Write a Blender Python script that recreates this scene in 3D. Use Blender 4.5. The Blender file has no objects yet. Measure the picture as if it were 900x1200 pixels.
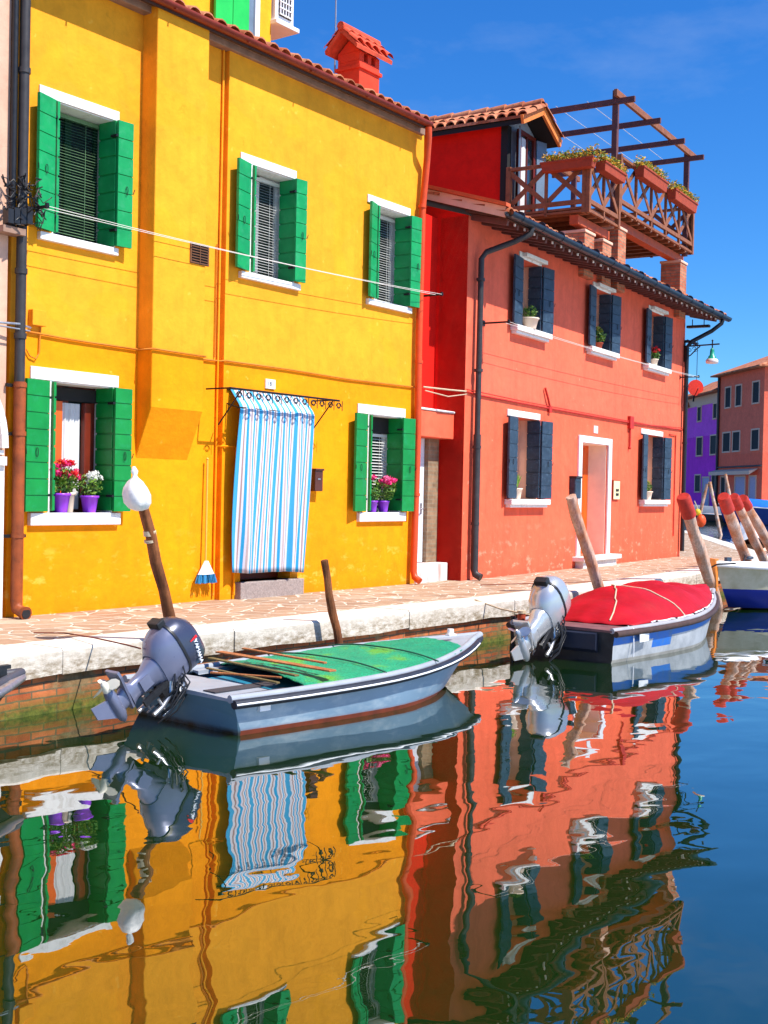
import bpy, bmesh, math, random
from mathutils import Vector, Matrix
R = math.radians
rnd = random.Random(7)
scene = bpy.context.scene
COL = scene.collection

# ------------------------------------------------------------------ helpers
class MB:
    """collects shapes and links them as one mesh object"""
    def __init__(s): s.v = []; s.f = []; s.m = []; s.sm = []
    def add(s, vs, fs, m=0, smooth=False):
        o = len(s.v); s.v += [tuple(p) for p in vs]
        for f in fs: s.f.append(tuple(i + o for i in f)); s.m.append(m); s.sm.append(smooth)
    def box(s, x0, x1, y0, y1, z0, z1, m=0):
        s.add([(x0,y0,z0),(x1,y0,z0),(x1,y1,z0),(x0,y1,z0),(x0,y0,z1),(x1,y0,z1),(x1,y1,z1),(x0,y1,z1)],
              [(0,3,2,1),(4,5,6,7),(0,1,5,4),(1,2,6,5),(2,3,7,6),(3,0,4,7)], m)
    def bar(s, a, b, w, h, m=0, up=(0,0,1)):
        """square bar from a to b; w across, h along up"""
        a = Vector(a); b = Vector(b); d = (b-a).normalized(); u = Vector(up)
        r = d.cross(u)
        if r.length < 1e-4: r = d.cross(Vector((0,1,0)))
        r.normalize(); u = r.cross(d).normalized()
        r *= w/2; u *= h/2
        vs = [a-r-u, a+r-u, a+r+u, a-r+u, b-r-u, b+r-u, b+r+u, b-r+u]
        s.add(vs, [(0,1,2,3),(7,6,5,4),(0,4,5,1),(1,5,6,2),(2,6,7,3),(3,7,4,0)], m)
    def slab(s, x0, y0, x1, y1, t, z0, z1, m=0):
        """upright board whose plan runs from (x0,y0) to (x1,y1), thickness t"""
        dx, dy = x1-x0, y1-y0; l = math.hypot(dx, dy); nx, ny = -dy/l*t/2, dx/l*t/2
        s.add([(x0-nx,y0-ny,z0),(x1-nx,y1-ny,z0),(x1+nx,y1+ny,z0),(x0+nx,y0+ny,z0),
               (x0-nx,y0-ny,z1),(x1-nx,y1-ny,z1),(x1+nx,y1+ny,z1),(x0+nx,y0+ny,z1)],
              [(0,3,2,1),(4,5,6,7),(0,1,5,4),(1,2,6,5),(2,3,7,6),(3,0,4,7)], m)
    def rings(s, rings, m=0, smooth=True, cap=True, closed=True):
        n = len(rings[0]); vs = [p for r in rings for p in r]; fs = []
        for i in range(len(rings)-1):
            for j in range(n if closed else n-1):
                k = (j+1) % n
                fs.append((i*n+j, i*n+k, (i+1)*n+k, (i+1)*n+j))
        s.add(vs, fs, m, smooth)
        if cap and closed:
            s.add(rings[0], [tuple(range(n))[::-1]], m); s.add(rings[-1], [tuple(range(n))], m)
    def tube(s, pts, r, n=8, m=0, cap=True, smooth=True):
        pts = [Vector(p) for p in pts]; rs = r if isinstance(r, (list, tuple)) else [r]*len(pts)
        out = []; ref = None
        for i, p in enumerate(pts):
            a = pts[max(i-1,0)]; b = pts[min(i+1,len(pts)-1)]; d = (b-a).normalized()
            if ref is None:
                ref = d.cross(Vector((0,0,1)))
                if ref.length < .1: ref = d.cross(Vector((0,1,0)))
            ref = (ref - d*ref.dot(d)).normalized(); q = d.cross(ref)
            out.append([p + (ref*math.cos(t)+q*math.sin(t))*rs[i] for t in [2*math.pi*k/n for k in range(n)]])
        s.rings(out, m, smooth, cap)
    def lathe(s, prof, c, n=16, m=0, cap=True, ax='z'):
        out = []
        for r, z in prof:
            ring = []
            for k in range(n):
                t = 2*math.pi*k/n; x, y = r*math.cos(t), r*math.sin(t)
                if ax == 'z': ring.append((c[0]+x, c[1]+y, c[2]+z))
                elif ax == 'y': ring.append((c[0]+x, c[1]+z, c[2]-y))
                else: ring.append((c[0]+z, c[1]+x, c[2]+y))
            out.append(ring)
        s.rings(out, m, True, cap)
    def ball(s, c, r, m=0, n=8, sq=(1,1,1)):
        out = []
        for i in range(n//2+1):
            p = math.pi*i/(n//2); rr = max(math.sin(p), .02)
            out.append([(c[0]+r*sq[0]*rr*math.cos(t), c[1]+r*sq[1]*rr*math.sin(t), c[2]-r*sq[2]*math.cos(p)) for t in [2*math.pi*k/n for k in range(n)]])
        s.rings(out, m, True, True)
    def leaves(s, c, rad, count, size, rng, m=0, shell=.35, nm=1):
        for _ in range(count):
            while True:
                d = Vector((rng.uniform(-1,1), rng.uniform(-1,1), rng.uniform(-1,1)))
                if shell < d.length < 1: break
            p = Vector((c[0]+d.x*rad[0], c[1]+d.y*rad[1], c[2]+d.z*rad[2]))
            a = Vector((rng.gauss(0,1), rng.gauss(0,1), rng.gauss(0,.6))).normalized()
            b = a.cross(Vector((rng.gauss(0,1), rng.gauss(0,1), rng.gauss(0,1)))).normalized()
            l = size*rng.uniform(.6,1.3); w = l*.42; n = a.cross(b)*l*.15
            s.add([p-a*l*.5, p-b*w*.5+n, p+a*l*.5, p+b*w*.5+n], [(0,1,2,3)], m + rng.randrange(nm))
    def build(s, name, mats, parent=None, bevel=0, loc=None):
        me = bpy.data.meshes.new(name); me.from_pydata(s.v, [], s.f)
        for mt in (mats if isinstance(mats, (list, tuple)) else [mats]): me.materials.append(mt)
        me.polygons.foreach_set('material_index', s.m); me.polygons.foreach_set('use_smooth', s.sm)
        me.update()
        o = bpy.data.objects.new(name, me); COL.objects.link(o)
        if parent is not None: o.parent = parent
        if loc is not None: o.location = loc
        if bevel:
            b = o.modifiers.new('edge', 'BEVEL'); b.width = bevel; b.segments = 2; b.limit_method = 'ANGLE'; b.angle_limit = R(40)
        return o

def tag(o, label=None, cat=None, group=None, kind=None):
    if label: o['label'] = label
    if cat: o['category'] = cat
    if group: o['group'] = group
    if kind: o['kind'] = kind
    return o
def thing(name, label, cat, loc=(0,0,0), rz=0, group=None):
    o = bpy.data.objects.new(name, None); COL.objects.link(o)
    o.location = loc; o.rotation_euler = (0,0,rz); o.empty_display_size = .2
    return tag(o, label, cat, group)

# ------------------------------------------------------------------ materials
def srgb(r, g, b):
    f = lambda c: (c/255/12.92) if c/255 <= .04045 else ((c/255+.055)/1.055)**2.4
    return (f(r), f(g), f(b), 1)
class NT:
    def __init__(s, name):
        s.mat = bpy.data.materials.new(name); s.mat.use_nodes = True; s.t = s.mat.node_tree; s.n = s.t.nodes; s.l = s.t.links
        s.p = s.n['Principled BSDF']; s.tc = s.n.new('ShaderNodeTexCoord')
    def new(s, k, **kw):
        n = s.n.new(k)
        for a, b in kw.items():
            if a in n.inputs: n.inputs[a].default_value = b
            else: setattr(n, a, b)
        return n
    def coord(s, scale=(1,1,1), out='Object', rot=(0,0,0)):
        m = s.new('ShaderNodeMapping'); m.inputs['Scale'].default_value = scale; m.inputs['Rotation'].default_value = rot
        s.l.new(s.tc.outputs[out], m.inputs['Vector']); return m.outputs[0]
    def noise(s, scale, detail=6, co=None, rough=.6, dist=0):
        n = s.new('ShaderNodeTexNoise'); n.inputs['Scale'].default_value = scale; n.inputs['Detail'].default_value = detail
        n.inputs['Roughness'].default_value = rough; n.inputs['Distortion'].default_value = dist
        s.l.new(co if co is not None else s.tc.outputs['Object'], n.inputs['Vector']); return n.outputs['Fac']
    def ramp(s, fac, stops):
        r = s.new('ShaderNodeValToRGB'); e = r.color_ramp.elements
        while len(e) < len(stops): e.new(.5)
        for i, (p, c) in enumerate(stops): e[i].position = p; e[i].color = c if len(c) == 4 else (*c, 1)
        s.l.new(fac, r.inputs[0]); return r.outputs[0]
    def mix(s, fac, a, b, mode='MIX'):
        m = s.new('ShaderNodeMix'); m.data_type = 'RGBA'; m.blend_type = mode
        for sock, val in ((m.inputs[0], fac), (m.inputs[6], a), (m.inputs[7], b)):
            if hasattr(val, 'is_output'): s.l.new(val, sock)
            else: sock.default_value = val
        return m.outputs[2]
    def math(s, op, a, b=0., c=None, clamp=False):
        m = s.new('ShaderNodeMath'); m.operation = op; m.use_clamp = clamp
        for i, val in enumerate((a, b, c)):
            if val is None: continue
            if hasattr(val, 'is_output'): s.l.new(val, m.inputs[i])
            else: m.inputs[i].default_value = val
        return m.outputs[0]
    def sep(s, out='Object'):
        x = s.new('ShaderNodeSeparateXYZ'); s.l.new(s.tc.outputs[out], x.inputs[0]); return x.outputs
    def bump(s, h, strength=.3, dist=.01, prev=None):
        b = s.new('ShaderNodeBump'); b.inputs['Strength'].default_value = strength; b.inputs['Distance'].default_value = dist
        s.l.new(h, b.inputs['Height'])
        if prev is not None: s.l.new(prev, b.inputs['Normal'])
        return b.outputs[0]
    def done(s, color=None, rough=None, normal=None, metallic=None, spec=None, **kw):
        for k, val in (('Base Color', color), ('Roughness', rough), ('Normal', normal), ('Metallic', metallic), ('Specular IOR Level', spec)):
            if val is None: continue
            if hasattr(val, 'is_output'): s.l.new(val, s.p.inputs[k])
            else: s.p.inputs[k].default_value = val
        for k, val in kw.items(): s.p.inputs[k.replace('_', ' ')].default_value = val
        return s.mat
def sc(c, k): return (min(c[0]*k,1), min(c[1]*k,1), min(c[2]*k,1), 1)

def simple(name, c, rough=.55, var=.18, scale=6, bump=.15, metallic=0, bscale=40, bdist=.003, spec=.4, dirt=None):
    t = NT(name); f = t.noise(scale, 7)
    col = t.ramp(f, [(.3, sc(c, 1-var)), (.7, sc(c, 1+var*.6))])
    if dirt:
        g = t.ramp(t.noise(scale*1.7+3, 9, rough=.7), [(.52, (0,0,0)), (.68, (1,1,1))])
        col = t.mix(t.math('MULTIPLY', g, .6), col, dirt)
    rg = t.math('MULTIPLY_ADD', f, .25, rough-.12, clamp=True)
    nb = t.bump(t.noise(bscale, 5), bump, bdist) if bump else None
    return t.done(col, rg, nb, metallic, spec)

def plaster(name, c_lo, c_hi, split=None, salt=None, dark=None, streak=.12, base=.0):
    """painted lime plaster; two paints with a seam at height split; pale salt blooms near the pavement"""
    t = NT(name); xyz = t.sep()
    big = t.noise(.9, 8, rough=.65); mid = t.noise(4.5, 8, rough=.7, dist=.4); stv = t.noise(3.2, 6, t.coord((2.6,2.6,.25)))
    def tint(c):
        a = t.ramp(big, [(.3, sc(c,.86)), (.68, sc(c,1.06))])
        b = t.ramp(mid, [(.35, (.86,.86,.86)), (.6, (1,1,1)), (.8, (1,1,1))])
        return t.mix(1., a, b, 'MULTIPLY')
    col = tint(c_lo)
    if split is not None:
        edge = t.math('ADD', xyz[2], t.math('MULTIPLY', t.noise(9, 3), .02))
        up = t.math('GREATER_THAN', edge, split+.01)
        col = t.mix(up, col, tint(c_hi))
    sk = t.ramp(stv, [(.5, (0,0,0)), (.75, (1,1,1))])
    col = t.mix(t.math('MULTIPLY', sk, streak), col, dark or sc(c_lo, .45))
    if salt:
        low = t.math('SUBTRACT', 1., t.math('MULTIPLY', xyz[2], 1.15), clamp=True)
        g = t.ramp(t.noise(3.6, 9, t.coord((1,1,2.0)), rough=.62), [(.56, (0,0,0)), (.64, (1,1,1))])
        col = t.mix(t.math('MULTIPLY', t.math('MULTIPLY', g, low), .8), col, salt)
        low2 = t.math('SUBTRACT', 1., t.math('MULTIPLY', xyz[2], 6.), clamp=True)
        col = t.mix(t.math('MULTIPLY', low2, .35), col, sc(c_lo, .6))
        w = t.ramp(t.noise(9, 5, rough=.5), [(.69, (0,0,0)), (.72, (1,1,1))])
        col = t.mix(t.math('MULTIPLY', w, .35), col, salt)
    pt = t.ramp(t.noise(.55, 3, t.coord((1,1,1.3))), [(.575, (0,0,0)), (.585, (1,1,1))])
    col = t.mix(t.math('MULTIPLY', pt, .16), col, sc(c_lo, 1.25))
    cr = t.new('ShaderNodeTexVoronoi'); cr.feature = 'DISTANCE_TO_EDGE'; cr.inputs['Scale'].default_value = .55
    wv = t.new('ShaderNodeVectorMath'); wv.operation = 'ADD'; wn = t.new('ShaderNodeTexNoise'); wn.inputs['Scale'].default_value = 2.2; wn.inputs['Detail'].default_value = 6
    t.l.new(t.tc.outputs['Object'], wn.inputs['Vector']); t.l.new(t.tc.outputs['Object'], wv.inputs[0]); t.l.new(wn.outputs['Color'], wv.inputs[1]); t.l.new(wv.outputs[0], cr.inputs['Vector'])
    ck = t.ramp(cr.outputs['Distance'], [(.0, (1,1,1)), (.006, (0,0,0))]); ck = t.math('MULTIPLY', ck, t.ramp(t.noise(1.3,3), [(.52,(0,0,0)),(.6,(1,1,1))]))
    col = t.mix(t.math('MULTIPLY', ck, .3), col, sc(c_lo, .45))
    n1 = t.bump(t.noise(5.5, 6), .35, .035); n2 = t.bump(t.noise(95, 4), .25, .004, n1)
    return t.done(col, .86, n2, spec=.2)

M = {}
M['yellow'] = plaster('yellow_plaster', srgb(255,153,1), srgb(253,165,36), 2.665, srgb(255,196,80), srgb(190,92,6), .16)
M['orange_band'] = M['yellow']
M['red'] = plaster('salmon_plaster', srgb(245,105,73), srgb(243,109,80), 2.62, srgb(250,170,140), srgb(150,40,30), .2)
M['redside'] = M['red']
M['shadedred'] = plaster('shaded_salmon_plaster', srgb(226,26,14), srgb(226,24,14), None, None, srgb(150,14,8), .15)  # salmon walls out of the sun, their shade put into a deeper red
M['white'] = simple('white_stone_paint', (.8,.79,.76,1), .6, .08, 5, .25, dirt=(.45,.4,.34,1))
M['purewhite'] = simple('white_paint', (.82,.82,.82,1), .4, .05, 5, .1)
M['green'] = simple('green_shutter_paint', srgb(14,146,78), .42, .2, 4, .2, dirt=srgb(60,158,104))
M['greenlow'] = simple('deep_green_shutter_paint', srgb(6,132,54), .38, .2, 4, .2, dirt=srgb(30,146,84))
M['darkgreen'] = simple('dark_green_paint', srgb(16,60,36), .4)
M['brightgreen'] = simple('bright_green_paint', srgb(40,190,80), .4, .1)
M['navy'] = simple('slate_blue_shutter_paint', srgb(42,60,78), .5, .35, 8, .25, dirt=srgb(74,96,114))
M['iron'] = simple('dark_iron', (.02,.02,.022,1), .45, .3, 30, .2, metallic=.5)
M['black'] = simple('black_paint', (.016,.016,.018,1), .4, .3, 20, .1)
M['darkpipe'] = simple('dark_grey_pipe', (.05,.045,.045,1), .5, .3, 8, .15, metallic=.3)
M['rustpipe'] = simple('rusty_brown_pipe', srgb(150,72,28), .55, .45, 10, .3, dirt=srgb(90,40,20))
M['orangepipe'] = simple('orange_red_pipe', srgb(214,74,24), .45, .15, 6, .1)
M['gutter'] = simple('brown_gutter', srgb(128,44,22), .4, .25, 8, .1)
M['blackgutter'] = simple('slate_gutter', srgb(52,58,66), .35, .3, 9, .1, metallic=.4)
M['cornice'] = simple('grey_cornice_plaster', srgb(150,118,100), .8, .3, 8, .3)
M['soffit'] = simple('dark_soffit_boards', srgb(70,42,28), .7, .3, 12, .3)
M['blinds'] = simple('pale_blind_slats', srgb(205,205,200), .4, .08)
M['greenblind'] = simple('green_grey_blind_slats', srgb(104,138,100), .4, .2)
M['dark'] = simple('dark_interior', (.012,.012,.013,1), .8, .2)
M['cream'] = simple('cream_plaster', srgb(228,186,160), .8, .1)
M['orangewood'] = simple('orange_varnished_wood', srgb(225,92,16), .4, .2, 5, .15)
M['brownwood'] = simple('brown_varnished_wood', srgb(110,34,12), .4, .25, 5, .15)
M['sheer'] = simple('sheer_curtain_cloth', (.62,.62,.62,1), .8, .1)
M['soil'] = simple('dark_soil', (.03,.02,.012,1), .95, .3, 30, .5)
M['purplepot'] = simple('purple_plastic', srgb(150,60,215), .35, .06)
M['creampot'] = simple('cream_ceramic', srgb(240,215,190), .5, .08)
M['terracotta'] = simple('terracotta', srgb(168,66,38), .75, .2, 12, .3)
M['leaf'] = simple('leaf_green', (.055,.16,.02,1), .5, .4, 25, 0)
M['leaf2'] = simple('light_leaf_green', (.16,.28,.03,1), .5, .4, 25, 0)
M['leafyellow'] = simple('yellow_green_leaf', (.42,.36,.03,1), .5, .4, 25, 0)
M['leafgold'] = simple('golden_blooms', srgb(236,170,30), .5, .3, 25, 0)
M['pink'] = simple('pink_petals', srgb(235,40,120), .5, .25, 30, 0)
M['lightpink'] = simple('light_pink_petals', srgb(250,110,160), .5, .2, 30, 0)
M['redflower'] = simple('red_petals', srgb(220,20,30), .5, .25, 30, 0)
M['whiteflower'] = simple('white_petals', (.8,.8,.74,1), .5, .1, 30, 0)
M['bronzewood'] = simple('weathered_terrace_wood', srgb(146,88,56), .6, .35, 9, .3)
M['darkwood'] = simple('dark_pergola_wood', srgb(106,64,60), .6, .3, 9, .3)
M['beamwood'] = simple('red_brown_beam', srgb(190,84,44), .6, .25, 9, .3)
M['bluegrey'] = simple('blue_grey_paint', srgb(108,128,148), .5, .15, 6, .1)
M['intercom'] = simple('cream_metal', srgb(250,225,170), .4, .08)
M['glass'] = simple('dark_glass', (.02,.03,.035,1), .12, .2, 3, 0, spec=.8)
M['lampgreen'] = simple('green_lamp_enamel', srgb(30,150,120), .35, .15)
M['lampglass'] = simple('milky_lamp_glass', (.75,.7,.66,1), .25, .05)
M['rope'] = simple('pale_rope', srgb(200,180,150), .9, .25, 40, .4)
M['redrope'] = simple('brown_cord', srgb(120,52,30), .9, .2, 40, .3)
M['wire'] = simple('white_clothesline', (.75,.72,.66,1), .5, .05)
M['alu'] = simple('brushed_metal', (.5,.5,.52,1), .35, .15, 20, .1, metallic=.8)
M['bag'] = simple('white_plastic_bag', (.8,.77,.74,1), .35, .06, 10, .5, bscale=14, bdist=.02)
M['broomwhite'] = simple('white_plastic', (.75,.77,.8,1), .4, .05)
M['bristle'] = simple('blue_bristles', srgb(50,140,190), .7, .25, 60, .4)
M['postred'] = simple('red_post_paint', srgb(180,46,32), .65, .3, 9, .35, dirt=srgb(150,40,30))

def wood_post(name, c, c2):
    t = NT(name); g = t.noise(14, 8, t.coord((3,3,.22)), rough=.7); p = t.noise(3, 5)
    col = t.mix(t.ramp(p, [(.4,(0,0,0)),(.65,(1,1,1))]), t.ramp(g, [(.3, sc(c,.5)), (.6, c)]), t.ramp(g, [(.3, sc(c2,.6)), (.65, c2)]))
    return t.done(col, .85, t.bump(g, .7, .02), spec=.2)
M['postwood'] = wood_post('weathered_post_wood', srgb(150,92,56), srgb(104,62,38))
M['palepost'] = wood_post('sun_bleached_post_wood', srgb(214,186,168), srgb(196,128,84))
M['plank'] = wood_post('raw_plank_wood', srgb(196,128,82), srgb(160,92,52))
M['driftwood'] = wood_post('grey_oar_wood', srgb(140,120,80), srgb(110,100,60))

def stone_mat():
    t = NT('white_kerb_stone'); g = t.noise(5, 9, rough=.7); xyz = t.sep()
    col = t.ramp(g, [(.3, (.5,.43,.33)), (.48, (.7,.63,.53)), (.7, (.78,.72,.63))])
    low = t.math('SUBTRACT', 0.02, xyz[2]); low = t.math('MULTIPLY', low, 7., clamp=True)
    st = t.ramp(t.noise(9, 9, t.coord((1,1,2.5)), rough=.75), [(.38, (0,0,0)), (.60, (1,1,1))])
    col = t.mix(t.math('MULTIPLY', t.math('MULTIPLY', st, low), .9), col, (.22,.16,.09,1))
    return t.done(col, .8, t.bump(t.noise(30, 6), .5, .01), spec=.2)
M['kerb'] = stone_mat()

def paving():
    t = NT('crazy_paving'); 
    warp = t.new('ShaderNodeVectorMath'); warp.operation = 'ADD'
    nz = t.new('ShaderNodeTexNoise'); nz.inputs['Scale'].default_value = 1.7; nz.inputs['Detail'].default_value = 3
    t.l.new(t.tc.outputs['Object'], nz.inputs['Vector'])
    vs = t.new('ShaderNodeVectorMath'); vs.operation = 'SCALE'; vs.inputs['Scale'].default_value = .35; t.l.new(nz.outputs['Color'], vs.inputs[0])
    t.l.new(t.coord((1,1.15,0), rot=(0,0,.3)), warp.inputs[0]); t.l.new(vs.outputs[0], warp.inputs[1])
    e = t.new('ShaderNodeTexVoronoi'); e.feature = 'DISTANCE_TO_EDGE'; e.inputs['Scale'].default_value = 3.3; t.l.new(warp.outputs[0], e.inputs['Vector'])
    c = t.new('ShaderNodeTexVoronoi'); c.feature = 'F1'; c.inputs['Scale'].default_value = 3.3; t.l.new(warp.outputs[0], c.inputs['Vector'])
    s = t.new('ShaderNodeSeparateColor'); t.l.new(c.outputs['Color'], s.inputs[0])
    stone = t.ramp(s.outputs[0], [(.0, (.35,.22,.14)), (.35, (.46,.31,.2)), (.65, (.38,.22,.13)), (1., (.52,.37,.25))])
    stone = t.mix(1., stone, t.ramp(t.noise(14, 8, rough=.7), [(.3, (.72,.72,.72)), (.65, (1,1,1))]), 'MULTIPLY')
    ed = t.math('ADD', e.outputs['Distance'], t.math('MULTIPLY', t.noise(22, 4), .02))
    mk = t.ramp(ed, [(.034, (1,1,1)), (.055, (0,0,0))])
    col = t.mix(mk, stone, t.ramp(t.noise(6, 6), [(.3, (.58,.49,.38)), (.7, (.74,.66,.54))]))
    b = t.bump(t.ramp(ed, [(.0, (0,0,0)), (.07, (1,1,1))]), .9, .015)
    return t.done(col, .85, t.bump(t.noise(40, 6), .3, .006, b), spec=.2)
M['paving'] = paving()

def bricks(name, sx=4.0, moss=True, cs=((.42,.09,.03),(.6,.2,.07)), plane='xz'):
    t = NT(name); xyz = t.sep(); cb = t.new('ShaderNodeCombineXYZ')
    if plane == 'xz': t.l.new(xyz[0], cb.inputs[0])
    else: t.l.new(t.math('ADD', xyz[0], xyz[1]), cb.inputs[0])
    t.l.new(xyz[2], cb.inputs[1])
    b = t.new('ShaderNodeTexBrick'); b.inputs['Scale'].default_value = 1; b.inputs['Brick Width'].default_value = .23; b.inputs['Row Height'].default_value = .058
    b.inputs['Mortar Size'].default_value = .008; b.inputs['Mortar Smooth'].default_value = .3
    b.inputs['Color1'].default_value = (*cs[0],1); b.inputs['Color2'].default_value = (*cs[1],1); b.inputs['Mortar'].default_value = (.16,.12,.07,1) if moss else (.3,.24,.16,1)
    wn = t.new('ShaderNodeTexNoise'); wn.inputs['Scale'].default_value = 7; t.l.new(t.tc.outputs['Object'], wn.inputs['Vector'])
    sv = t.new('ShaderNodeVectorMath'); sv.operation = 'SCALE'; sv.inputs['Scale'].default_value = .022 if moss else .006; t.l.new(wn.outputs['Color'], sv.inputs[0])
    av = t.new('ShaderNodeVectorMath'); av.operation = 'ADD'; t.l.new(cb.outputs[0], av.inputs[0]); t.l.new(sv.outputs[0], av.inputs[1]); t.l.new(av.outputs[0], b.inputs['Vector'])
    col = t.mix(1., b.outputs['Color'], t.ramp(t.noise(9, 8), [(.3, (.6,.6,.6)), (.65, (1.,1.,1.))]), 'MULTIPLY')
    if moss:
        # mud and weed cover most courses; greener towards the water
        mud = t.ramp(t.noise(1.5, 7, t.coord((1,1,2.2)), rough=.6), [(.53, (0,0,0)), (.60, (1,1,1))])
        col = t.mix(t.math('MULTIPLY', mud, .85), col, t.ramp(t.noise(16, 7), [(.3, (.1,.075,.03)), (.7, (.26,.2,.1))]))
        low = t.math('MULTIPLY_ADD', xyz[2], -7.5, -2.35, clamp=True)
        low = t.math('MULTIPLY', low, t.ramp(t.noise(5, 7), [(.25, (.4,.4,.4)), (.5, (1,1,1))]), clamp=True)
        col = t.mix(low, col, t.ramp(t.noise(25, 6), [(.3, (.03,.05,.008)), (.7, (.13,.14,.02))]))
    n = t.bump(b.outputs['Fac'], -.6, .012)
    return t.done(col, .85, t.bump(t.noise(35, 6), .5, .01, n), spec=.25)
M['quaybrick'] = bricks('mossy_quay_brick')
M['pierbrick'] = bricks('orange_pier_brick', moss=False, cs=((.55,.13,.06),(.68,.26,.14)), plane='both')
M['jamb'] = bricks('old_jamb_stone', moss=False, cs=((.26,.17,.1),(.38,.24,.14)), plane='both')
M['oldwall'] = plaster('worn_pink_brick_render', srgb(222,176,150), srgb(216,168,140), None, srgb(240,215,195), srgb(150,90,70), .3)

def tiles():
    t = NT('terracotta_roof_tiles'); v = t.new('ShaderNodeTexVoronoi'); v.inputs['Scale'].default_value = 4.2; t.l.new(t.coord((1.2,.7,1)), v.inputs['Vector'])
    s = t.new('ShaderNodeSeparateColor'); t.l.new(v.outputs['Color'], s.inputs[0])
    c = t.ramp(s.outputs[0], [(.0, (.34,.09,.04)), (.4, (.5,.16,.07)), (.75, (.6,.25,.13)), (1., (.42,.13,.06))])
    c = t.mix(t.ramp(t.noise(13, 8, rough=.7), [(.5, (0,0,0)), (.68, (.7,.7,.7))]), c, (.09,.06,.04,1))
    return t.done(c, .85, t.bump(t.noise(40, 6), .5, .008), spec=.2)
M['tile'] = tiles()

# ------------------------------------------------------------------ frames
RA = R(4.8); RO = Vector((14.76, -.23, 0)); RE = Vector((math.cos(RA), math.sin(RA), 0)); RN = Vector((-math.sin(RA), math.cos(RA), 0))
def rw(u, v, z): return tuple(RO + RE*u + RN*v + Vector((0,0,z)))

# ------------------------------------------------------------------ setting
WZ = -.48
def water_mat():
    t = NT('green_canal_water')
    h1 = t.noise(1.05, 1, t.coord((1.,1.15,1), rot=(0,0,.6)), rough=.35, dist=.5)
    h2 = t.noise(3.4, 1, t.coord((1.,1.5,1), rot=(0,0,-.5)), rough=.4, dist=.4)
    h3 = t.noise(17, 2, t.coord((1.,1.6,1)), rough=.5)
    n = t.bump(h1, 1., .0088); n = t.bump(h2, 1., .0013, n); n = t.bump(h3, 1., .00002, n)
    t.done((.0045,.021,.003,1), .6, None, spec=0.)
    gl = t.new('ShaderNodeBsdfGlossy'); gl.inputs['Roughness'].default_value = 0; gl.inputs['Color'].default_value = (1,1,1,1); t.l.new(n, gl.inputs['Normal'])
    lw = t.new('ShaderNodeLayerWeight'); lw.inputs['Blend'].default_value = .5; t.l.new(n, lw.inputs['Normal'])
    fr = t.math('MULTIPLY_ADD', t.math('POWER', lw.outputs['Facing'], 3.4), .84, .13, clamp=True)
    ms = t.new('ShaderNodeMixShader'); t.l.new(fr, ms.inputs[0]); t.l.new(t.p.outputs[0], ms.inputs[1]); t.l.new(gl.outputs[0], ms.inputs[2])
    t.l.new(ms.outputs[0], t.n['Material Output'].inputs['Surface'])
    return t.mat
M['water'] = water_mat()
m = MB(); m.add([(-60,-60,WZ),(260,-60,WZ),(260,160,WZ),(-60,160,WZ)], [(0,1,2,3)])
tag(m.build('water', M['water']), kind='structure')
m = MB(); m.add([(-900,-900,-1.6),(900,-900,-1.6),(900,900,-1.6),(-900,900,-1.6)], [(0,1,2,3)])
tag(m.build('canal_bed', simple('dark_mud', (.05,.045,.03,1), .95)), kind='structure')

edge = [(-14,-2.1),(8,-2.12),(13,-2.3),(18.6,-1.96),(24.6,-1.45),(27.3,-.6),(32,1.8),(36.5,4.1),(41.5,6.6),(48,10.3),(60,17.5)]
def offset(poly, d):
    out = []
    for i, p in enumerate(poly):
        a = Vector(poly[max(i-1,0)]); b = Vector(poly[min(i+1,len(poly)-1)]); t = (b-a).normalized(); out.append((p[0]-t.y*d, p[1]+t.x*d))
    return out
inner = offset(edge, .46)
m = MB(); ring = inner + [(60,40),(-14,40)]
m.add([(x,y,0) for x,y in ring], [tuple(range(len(ring)))])
tag(m.build('pavement', M['paving']), kind='structure')
# quay wall, one face under the kerb
m = MB(); wl = offset(edge, .05)
for i in range(len(wl)-1):
    (x0,y0),(x1,y1) = wl[i], wl[i+1]
    m.add([(x0,y0,-1.6),(x1,y1,-1.6),(x1,y1,-.18),(x0,y0,-.18)], [(0,1,2,3)])
tag(m.build('quay_wall', M['quaybrick']), kind='structure')
# kerb stones
def along(poly, s):
    for i in range(len(poly)-1):
        a = Vector(poly[i]); b = Vector(poly[i+1]); l = (b-a).length
        if s <= l: return a + (b-a)*(s/l)
        s -= l
    return Vector(poly[-1])
tot = sum((Vector(edge[i+1])-Vector(edge[i])).length for i in range(len(edge)-1))
m = MB(); s0 = 0.; k = 0
while s0 < tot-1:
    ln = [2.3,1.9,2.6,2.1][k % 4] if s0 < 44 else 1.4; s1 = min(s0+ln, tot)
    parts = max(1, int((s1-s0)/.45)); dz = rnd.uniform(-.004,.003); df = rnd.uniform(-.007,.007)
    P = []
    for j in range(parts+1):
        q = s0+.003 + (s1-s0-.006)*j/parts; p = along(edge, q); pa = along(edge, max(q-.3,0)); pb = along(edge, min(q+.3,tot))
        t_ = (pb-pa).normalized(); nx, ny = -t_.y, t_.x; w = df+rnd.uniform(-.006,.006)
        P.append([(p.x+nx*w, p.y+ny*w, -.19+rnd.uniform(-.012,.012)), (p.x+nx*w, p.y+ny*w, dz-.015), (p.x+nx*(w+.02), p.y+ny*(w+.02), dz+.006), (p.x+nx*.475, p.y+ny*.475, dz+.006), (p.x+nx*.475, p.y+ny*.475, -.19)])
    m.rings(P, 0, False, True); s0 = s1; k += 1
tag(m.build('quay_kerb', M['kerb']), kind='structure')

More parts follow.
